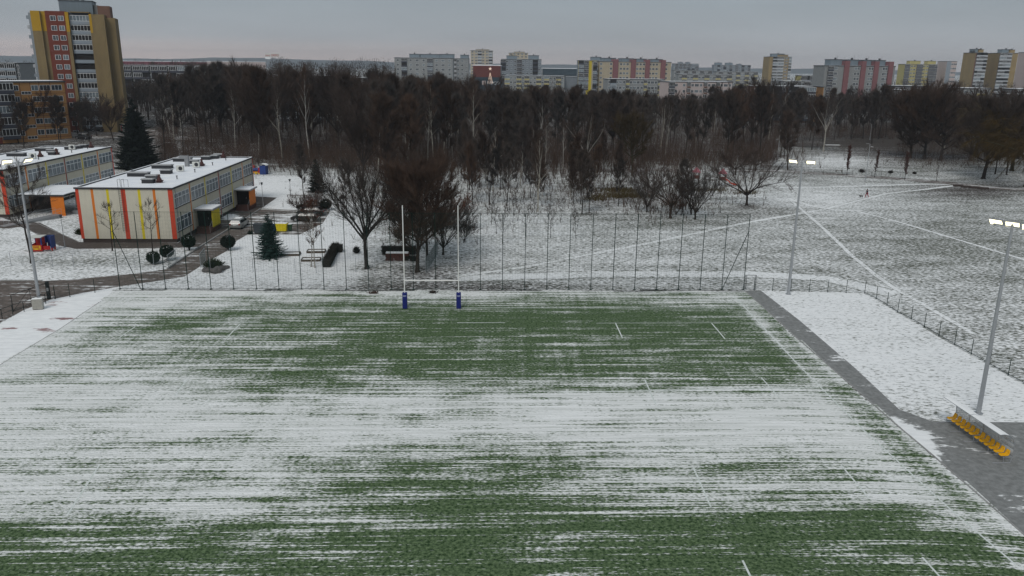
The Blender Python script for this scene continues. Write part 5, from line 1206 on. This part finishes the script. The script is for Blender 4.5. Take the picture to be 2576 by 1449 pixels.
tree_proto('column_bare',79,5,.06,.8,20,.8,1.1,.04,3,5,.35,.02,'bark','twig_grey',prof='col',leaf=.12)
tree_proto('weep',80,13,.32,4.0,9,5,.6,.02,24,46,1.6,.04,'olive_bark','twig_olive',leader=False,droop=.9)
spruce_proto('spruce_big',85,17,5.6,'needle',levels=44,nb=12,dens=12,tw=.24,skirt=.04)
spruce_proto('spruce_small',86,8,2.5,'needle',levels=24,nb=8,dens=9,tw=.12,skirt=.05)
spruce_proto('spruce_blue',87,6.4,2.3,'needle_blue',levels=24,nb=9,dens=11,tw=.075,skirt=.04)
random.seed(5)
NT=[0]
def plant(kind,p,H,label,cat='tree',group=None,rz=None,name='bare_tree',sx=1.0):
    t,c,h0=PROTO[kind]; s=H/h0
    g=empty(name,(p.x,p.y,gz(p.x,p.y)),ru(0,6.28) if rz is None else rz,label,cat,group); g.scale=(s*sx,s*sx,s)
    link('trunk',t,g); link('crown',c,g); NT[0]+=1; return g
def ptree(kind,px,py,ytop,label,cat='tree',group=None,rz=None,name='bare_tree',sx=1.0):
    p=at(px,py); H=atY(px,ytop,p.y).z-p.z; return plant(kind,p,H,label,cat,group,rz,name,sx)
ptree('ash',80,662,412,'leaning bare tree just left of the left floodlight mast',rz=2.6,name='ash_tree')
ptree('garden0',283,631,508,'small bare tree before the left part of the striped gable wall',rz=.5)
ptree('garden1',384,634,503,'small bare tree before the right part of the striped gable wall',rz=1.5)
ptree('rowan0',783,671,505,'left of two slim trees holding a few brown leaves by the raised beds',name='rowan_tree'); ptree('rowan1',792,673,500,'right of two slim trees holding a few brown leaves by the raised beds',name='rowan_tree')
ptree('lime',923,676,400,'spreading bare lime tree left of the rugby goal',name='lime_tree',rz=.6)
ptree('willow0',1050,684,400,'large dense rusty crowned tree standing right behind the goal',name='willow_tree',rz=1.0,sx=.95)
ptree('willow0',1075,655,385,'dense rusty tree behind the large one at the goal',name='willow_tree',rz=3.4,sx=.7); ptree('scrub0',1112,640,500,'scrubby tree leaning right of the rusty tree clump',sx=1.2)
ptree('willow0',1020,640,420,'rusty crowned tree left in the clump behind the goal',name='willow_tree',rz=5,sx=.7)
ptree('shrub0',1165,610,540,'low grey shrub at the right foot of the rusty tree clump','shrub',name='shrub'); ptree('shrub1',1140,580,490,'grey shrub behind the right side of the rusty tree clump','shrub',name='shrub')
ptree('alder0',765,499,360,'single dark tree with low side branch before the playground lawn'); ptree('alder1',874,534,400,'bare tree right of the small dark spruce'); ptree('sapling0',788,480,400,'slim young tree beside the small dark spruce')
ptree('spruce_big',350,424,248,'huge black spruce between the tower and the kindergarten','spruce',name='spruce_tree'); ptree('spruce_small',798,484,400,'small dark spruce at the wood edge with curved bench','spruce',name='spruce_tree')
ptree('spruce_blue',680,648,539,'blue spruce in the garden beside the yellow container','spruce',name='spruce_tree')
ptree('olive',1591,443,285,'round olive brown crowned tree at the park edge',name='willow_tree',sx=.9)
ptree('apple0',1878,517,385,'low spreading apple tree right of the red slide',name='apple_tree',rz=1); ptree('apple1',1686,549,425,'dark crooked tree in the thicket before the play towers',rz=2)
ptree('scrub0',1630,534,430,'forked bare tree left in the thicket'); ptree('alder2',1717,534,400,'slender tree in the middle of the thicket'); ptree('scrub0',1741,540,440,'brownish multi stem tree in the thicket',rz=3); ptree('scrub0',1751,551,420,'tall leaning tree right in the thicket'); ptree('sapling1',1812,536,465,'thin young tree between the thicket and the apple tree'); ptree('apple0',1640,500,400,'bushy dark tree behind the thicket',rz=4); ptree('shrub0',1700,540,490,'shrub at the foot of the thicket','shrub',name='shrub')
ptree('apple1',1900,430,375,'bushy reddish tree at the left end of the park road',sx=1.3); ptree('apple0',1850,440,370,'bushy tree behind the apple tree by the park road',sx=1.3)
for px,py,yt,kd,lb in ((1187,436,195,'birch0','tallest white stemmed birch above the rusty tree clump'),(1160,412,235,'alder0','dark trunk left of the tallest birch'),(1139,408,215,'birch1','pale birch left of the tallest birch'),(1116,411,230,'birch2','pale birch behind the rusty tree clump'),
  (1225,422,250,'alder1','dark trunked tree right of the tallest birch'),(1280,432,270,'alder2','dark tree with thickened foot in the wood centre'),(1289,412,230,'alder0','dark slim tree behind the one with the thickened foot'),(1300,428,290,'vase0','small vase shaped dark tree in the wood centre'),
  (1240,481,300,'birch2','slender multi stemmed pale birch on the snowy slope'),(1226,476,330,'slim0','thin stem left of the slender pale birch'),(1258,478,340,'slim1','thin dark stem right of the slender pale birch'),
  (1353,532,330,'birch1','tall thin pale birch low on the snowy slope'),(1335,498,400,'alder1','dark stem left of the tall thin pale birch'),(1364,495,390,'slim0','thin stem right of the tall thin pale birch'),(1372,436,290,'birch0','pale birch above the snowy slope'),
  (1464,539,375,'alder2','dark trunked tree nearest the ball fence on the slope'),(1482,536,400,'alder0','second dark trunked tree nearest the ball fence'),(1471,455,275,'birchfork','white birch forking into many spreading limbs'),(1443,513,400,'slim1','thin pale birch left of the two dark trunks'),(1435,497,400,'slim0','slender stem up slope from the two dark trunks'),
  (1416,423,300,'birch2','pale straight birch left of the forking birch'),(1452,431,280,'alder1','dark tree behind the forking birch'),(1495,432,270,'alder2','dark tree right of the forking birch'),(1567,401,265,'wood0','dark tree left of the olive crowned tree'),
  (1160,456,330,'sapling0','dark sapling beside the rusty clump'),(1981,428,280,'wood1','dark leaning tree at the corner of the park pen'),(2071,381,225,'birchfork','white birch rising behind the park pen'),(1962,396,270,'alder0','slender trunk left of the park pen'),(1972,398,265,'alder1','second slender trunk left of the park pen'),(2042,377,250,'wood2','dark tree behind the middle floodlights'),
  (2473,450,232,'willow1','massive wide bare tree by the park road on the right'),(2325,401,212,'willow1','huge dense brown crowned tree right of the park pen'),(2290,398,240,'willow1','dense brown tree at the left of the big brown group'),(2365,404,228,'willow1','dense brown tree at the right of the big brown group'),(2503,438,290,'wood0','slim tree behind the massive bare tree'),(2532,440,280,'wood1','tree with thin trunk near the right edge'),(2580,470,290,'weep','drooping ochre willow cut by the right edge'),(2545,430,260,'weep','drooping willow behind the one at the right edge'),(2440,405,245,'willow1','brown tree behind the massive bare tree'),(2560,400,235,'willow1','brown crown behind the drooping willows')):
    ptree(kd,px,py,yt,lb,name='birch_tree' if kd[:5] in('birch','slim0','slim1') else 'bare_tree')
for px,py,yt,lb,kd in ((2130,441,367,'russet leaved column shaped oak left of the park lamp','column0'),(2200,446,378,'thin russet column shaped oak right of the park lamp','column1'),(2276,452,383,'dense russet column shaped oak, third in the row','column0'),(2355,456,408,'nearly bare column shaped oak, last in the row','column_bare')):
    ptree(kd,px,py,yt,lb,name='oak_tree')
random.seed(12)
for i in range(30):
    px=ru(1165,1560); py=430+95*rnd()**1.4; plant(('slim1','alder0','slim0','alder1','slim1','alder2')[i%6],at(px,py),ru(8,14),'slender leafless tree on the upper snowy slope below the dense wood','tree','slender trees on the upper slope',name='bare_tree')
for i,(px,py,h) in enumerate(((1202,529,5),(1236,564,5.5),(1249,588,5),(1264,613,5.5),(1323,594,5),(1385,599,5),(1386,575,4),(1443,577,4.5),(1449,602,4.5),(1230,516,5),(1269,509,5),(1281,537,5.5),(1300,520,4),(1320,545,4.5),(1410,560,4),(1343,560,4),(1290,560,4.5))):
    plant('sapling%d'%(i%2),at(px,py),h,'thin leafless sapling on the snowy slope behind the ball fence','sapling','saplings on the snowy slope',name='sapling')
# random wood
WOOD=[(405,392),(560,392),(640,384),(690,422),(745,440),(800,395),(880,400),(900,470),(975,520),(1060,470),(1180,420),(1300,408),(1500,405),(1700,425),(1840,400),(1945,392),(1990,362),(2250,362),(2262,340),(2576,352),(2620,352),(2620,285),(2200,268),(1850,262),(1500,262),(1100,268),(700,285),(420,318)]
used=[]
def fill(poly,n,kinds,label,hr,mind,group,cap=None):
    k=0; tries=0; xs=[p[0] for p in poly]; ys=[p[1] for p in poly]
    while k<n and tries<20000:
        tries+=1; px=ru(min(xs),max(xs)); py=min(ys)+(max(ys)-min(ys))*rnd()**1.15
        if not in_poly(px,py,poly): continue
        p=at(px,py); 
        if any((p-q).length<mind*(1+p.y/450) for q in used): continue
        used.append(p); kd=random.choice(kinds); H=ru(*hr)
        if cap:
            hm=atY(px,cap(px),p.y).z-p.z; H=min(H,max(7,hm*ru(.9,1.02)))
        lb=label
        nm='bare_tree'
        if kd[:5]=='birch': nm='birch_tree'
        plant(kd,p,H,lb[nm],'tree',group[nm],name=nm); k+=1
    return k
LB={'bare_tree':'leafless brown tree in the dense wood beyond the playing field','birch_tree':'leafless pale stemmed birch in the dense wood beyond the playing field'}
GR={'bare_tree':'bare trees of the dense wood','birch_tree':'birches of the dense wood'}
CAPP=[(300,215),(420,190),(600,170),(700,160),(900,172),(1000,185),(1150,200),(1250,235),(1400,226),(1500,238),(1650,245),(1720,252),(1800,236),(1860,222),(1960,215),(2040,232),(2100,240),(2230,228),(2300,215),(2400,235),(2480,245),(2620,250)]
def cap(px): return lerp_pts(CAPP,px)-6+ru(-16,14)
KW=['wood0','wood1','wood2','wood0','vase0','vase1','alder0','alder1','alder2','alder0','alder1','birch0','birch1','birch2','birch1','birch0']
fill([(1860,362),(2250,357),(2320,385),(2600,392),(2600,318),(1860,318)],44,['wood0','wood1','wood2','alder0','alder1','alder2','birch0','birch1'],LB,(14,20),3.2,GR,lambda px: lerp_pts(CAPP,px)+ru(0,18))
WF=[(x,max(y,312)) for x,y in WOOD]
n1=fill(WF,230,KW,LB,(18,24),2.9,GR,cap)
print('WOOD',n1)
LB2={'bare_tree':'leafless tree in front of the orange panel block and tower','birch_tree':'birch'}; GR2={'bare_tree':'bare trees in front of the orange block','birch_tree':'x'}
fill([(-20,400),(110,372),(280,365),(300,340),(330,318),(200,322),(-20,325)],30,['wood0','wood1','alder0','alder2','vase0'],LB2,(10.5,14),4.0,GR2)
# distant tree masses: too many to count
random.seed(31)
D=MB()
def far_tree(x,y,H,R,n=150,w_=.30):
    z=gz(x,y); D.tube((x,y,z),(x+ru(-.8,.8),y,z+H*.7),.22,.08,4,False)
    for k in range(n):
        v=rv(); c=Vector((x+v.x*R,y+v.y*R,z+H*.62+v.z*H*.36)); d=(Vector((v.x*.5,v.y*.5,.9))+rv(.5))*ru(.8,1.8); tri(D,c,d,w_)
for i in range(150):     # left horizon belt
    px=ru(300,1000); Y=ru(430,800); p=atY(px,160,Y); yt=lerp_pts([(300,158),(480,152),(600,158),(700,150),(760,152),(830,156),(900,150),(990,160)],px)+ru(-3,8); H=atY(px,yt,Y).z-gz(p.x,Y)
    far_tree(p.x,Y,max(8,min(H,30)),ru(4,6.5),180,.36)
for i in range(110):
    px=ru(290,660); Y=ru(860,940); p=atY(px,158.2+ru(-.8,2),Y); far_tree(p.x,Y,p.z-gz(p.x,Y),6,120,.45)
for px,yt in ((700,137),(712,139),(775,147),(835,143),(845,141),(862,147),(905,141),(915,140),(932,141),(950,142),(965,143),(978,144),(340,147),(400,146),(395,148),(505,147),(490,150),(20,148),(8,146),(60,152),(70,150)):
    Y=620; p=atY(px,yt,Y); far_tree(p.x,Y,p.z-gz(p.x,Y),5.5,200,.28)
for i in range(330):     # behind and between the flats
    px=ru(985,2600); Y=ru(455,980) ; yt=lerp_pts([(985,178),(1200,190),(1260,208),(1480,215),(1520,225),(1700,208),(1850,200),(1920,190),(2040,196),(2080,215),(2260,205),(2400,200),(2600,205)],px)+ru(-2,14)
    if Y>620: yt=183+ru(-4,6)
    p=atY(px,yt,Y); H=p.z
    if H<4: H=ru(6,9)
    far_tree(p.x,Y,min(H,17),ru(4,6),130,.34)
for i in range(1000):     # back half of the wood, where crowns merge into one mass
    px=ru(330,2620); py=ru(264,330); p=at(px,py); yt=lerp_pts(CAPP,px)+ru(-4,14); H=max(10,min(20,atY(px,yt,p.y).z-p.z))
    far_tree(p.x,p.y,H,ru(3.6,5.4),210,.17)
for i in range(120):     # canopies right in front of the nearest flats
    px=ru(1180,2600); Y=ru(405,440); far_tree(atY(px,200,Y).x,Y,ru(9,12),ru(4,5.5),170,.26)
for i in range(160):     # hazy far line of woods at the foot of the hills
    px=ru(-50,2600); Y=ru(1300,2400); p=atY(px,170,Y); far_tree(p.x,Y,ru(12,17),ru(9,14),60,1.4)
tag(D.build('distant_trees',M['twig_grey']),'far belts of leafless trees between and behind the flats','distant woods',kind='stuff')
# undergrowth
U=MB(); random.seed(77)
for px0,py0,rx,ry,n in ((1300,480,170,60,500),(1500,470,120,35,420),(1050,560,110,60,420),(1680,520,110,28,420),(900,480,120,35,420),(1850,470,60,25,150),(740,420,90,20,180),(1620,440,150,25,260),(2000,400,30,20,60),(2420,400,180,22,260),(1350,440,300,25,700),(700,390,200,22,700),(1100,400,300,25,1200),(1650,400,250,25,1000),(1900,370,100,20,300)):
    for i in range(n):
        px=random.gauss(px0,rx*.6); py=random.gauss(py0,ry*.6)
        if py<300: continue
        p=at(px,py); h=ru(.5,2.6)*(1.0 if py>450 else 1.8); 
        for k in range(5): tri(U,p,(Vector((0,0,1))+rv(.45))*h*ru(.5,1),.035+.008*h)
for i in range(600):
    px=ru(1930,2600); py=ru(318,350 if px<2260 else 392); p=at(px,py); h=ru(2,5)
    for k in range(14): q=p+Vector((ru(-.9,.9),ru(-.9,.9),0)); tri(U,q,(Vector((0,0,1))+rv(.28))*h*ru(.5,1),.055)
    for k in range(16): q=p+Vector((ru(-1.6,1.6),ru(-1.6,1.6),ru(.3,.9)*h)); tri(U,q,(Vector((0,0,.7))+rv(.8))*ru(.8,1.5),.045)
for i in range(2300):   # tall thicket between the trunks
    px=ru(400,1960); py=ru(322,425)+ (30 if 860<px<1150 else 0)*rnd()
    p=at(px,py); h=ru(3,7.5)
    for k in range(16): q=p+Vector((ru(-.9,.9),ru(-.9,.9),0)); tri(U,q,(Vector((0,0,1))+rv(.28))*h*ru(.5,1),.055)
    for k in range(26): q=p+Vector((ru(-1.6,1.6),ru(-1.6,1.6),ru(.3,.9)*h)); tri(U,q,(Vector((0,0,.7))+rv(.8))*ru(.8,1.5),.045)
tag(U.build('undergrowth',M['twig']),'thin leafless brush on the wood floor','undergrowth',kind='stuff')
U=MB()
for px0,py0,rx,ry,n in ((1560,480,45,5,700),(1575,494,60,6,900),(1500,500,30,6,300),(1770,480,60,4,400),(1880,487,30,3,160)):
    for i in range(n):
        p=at(random.gauss(px0,rx*.6),random.gauss(py0,ry*.6))
        for k in range(4): tri(U,p,(Vector((0,0,1))+rv(.7))*ru(.3,.75),.05)
tag(U.build('dry_grass',M['dry_grass']),'tawny dry reed patches on the snowy slope','dry grass',kind='stuff')
# ------------------------------------------------------------------ garden greens
def leafball(mb,c,r,n,s=.12,sz=1.0,core=.86):
    for i in range(n):
        v=rv().normalized()*ru(core,1.04); p=Vector((c[0]+v.x*r,c[1]+v.y*r,c[2]+v.z*r*sz)); tri(mb,p,(v+rv(.9))*s,s*.9)
def topiary(px,py,yc,r,label,stems=1):
    b=at(px,py); zc=atY(px,yc,b.y).z; g=empty('topiary',b,0,label,'topiary'); mb=MB()
    for k in range(stems): mb.tube((ru(-.15,.15) if stems>1 else 0,ru(-.1,.1),-.05),((k-(stems-1)/2)*.3,0,zc),.07,.05,6)
    mb.build('stem',M['bark'],g); mb=MB(); mb.ball((0,0,zc),r*.86,3,.86,.08); leafball(mb,(0,0,zc),r,2600,.13,.88,.84)
    mb.build('crown',M['topiary'],g); mb=MB()
    for i in range(60): v=rv().normalized(); v.z=abs(v.z); tri(mb,Vector((v.x*r,v.y*r,zc+v.z*r*.88)),rv(.18),.16) if v.z>.55 else None
    mb.build('snow_dusting',M['snow'],g)
topiary(476,630,607,.86,'round clipped shrub on stems at the corner of the kindergarten pavement',3); topiary(387,664,647,.72,'round clipped shrub low before the striped gable',1); topiary(422,656,632,.78,'clipped shrub beside the left garden gate leaf',2); topiary(575,630,608,.88,'round clipped shrub on the right side of the driveway',1); topiary(820,529,513,.95,'round clipped shrub near the dark cars',2)
def spiky(px,py,r,h,n,m_,name,label,cat='shrub'):
    b=at(px,py); mb=MB()
    for i in range(n):
        v=rv(); v.z=abs(v.z); d=(v+Vector((0,0,.25))).normalized(); l=ru(.5,1)*r; p=d*l*.25; e=Vector((d.x*l,d.y*l,d.z*l*h/r)); tri(mb,p,e-p,.10); 
        q=e*ru(.5,1); tri(mb,q,(d+rv(.8))*.28,.09)
    mb.ball((0,0,h*.25),r*.5,2,.6,.3)
    o=mb.build(name,m_,None,b); return tag(o,label,cat)
spiky(538,676,1.5,1.25,1500,M['juniper'],'juniper','dark spreading juniper on rocks beside the driveway'); spiky(630,589,.45,.4,250,M['topiary'],'shrub','tiny dark shrub at the corner of the snowy lawn by the driveway'); spiky(897,637,.5,.9,500,M['hedge_twig'],'shrub','small square clipped shrub between hedge and big tree')
spiky(862,500,.7,.6,300,M['hedge_twig'],'shrub','low dark bush right of the small spruce'); spiky(204,590,1.0,1.0,500,M['juniper'],'shrub','green bush at the left foot of the striped gable')
for i,(px,py) in enumerate(((2168,434),(2240,436),(2300,438))): spiky(px,py,.9-.2*i,.9-.2*i,300,M['hedge_twig'],'shrub',['round leafless bush behind the park lamp','small low bush at the middle of the pen fence','small low bush at the right end of the pen fence'][i])
def hedge(name,label,pts,wd,h):
    P=[at(*p) for p in pts]; o=P[0].copy(); mb=MB()
    for a,b in zip(P,P[1:]):
        d=b-a; L_=d.length; d.normalize(); s=Vector((-d.y,d.x,0))
        q=[(a-o)+s*wd*.4-d*.0,(a-o)-s*wd*.4,(b-o)-s*wd*.4,(b-o)+s*wd*.4]; mb.prism([v[:2] for v in q],.05,h*.82)
        for i in range(int(L_*620)):
            p=(a-o)+d*ru(-.15,L_+.15)+s*ru(-.5,.5)*wd; p.z=ru(.05,h*.85); tri(mb,p,(Vector((0,0,1))+rv(.6))*ru(.15,.38),.035)
    return tag(mb.build(name,M['hedge_twig'],None,o),label,'hedge')
hedge('hedge','dark clipped hedge running away from the garden fence',[(822,673),(845,628)],1.1,1.1); hedge('hedge','short cross piece of hedge at the far end of the dark hedge',[(848,634),(861,634)],.9,1.2); hedge('hedge','twiggy clipped hedge behind the brick stack',[(962,640),(1046,640)],.9,1.3); hedge('hedge','low clipped bush hedge right of the brick stack',[(1022,655),(1046,657)],.8,.7)
ptree('shrub0',752,532,490,'shrub with brown leaves in front of the dark cars','shrub',name='shrub'); ptree('shrub1',792,530,486,'taller shrub with brown leaves before the dark cars','shrub',name='shrub')
# ------------------------------------------------------------------ air
HAZE=True
if HAZE:
    mb=MB().box(-4700,-60,-3,4700,4900,95); o=mb.build('haze',[]); tag(o,'thin cold winter haze filling the air','haze',kind='stuff')
    m=bpy.data.materials.new('haze'); m.use_nodes=True; nt=m.node_tree; nt.nodes.clear(); ou=N(nt,'ShaderNodeOutputMaterial'); pv=N(nt,'ShaderNodeVolumePrincipled')
    pv.inputs['Color'].default_value=(.72,.80,.88,1); pv.inputs['Density'].default_value=.00016; pv.inputs['Anisotropy'].default_value=.0
    nt.links.new(pv.outputs[0],ou.inputs['Volume']); o.data.materials.append(m)
print('TREES',NT[0],'OBJECTS',len(bpy.data.objects))
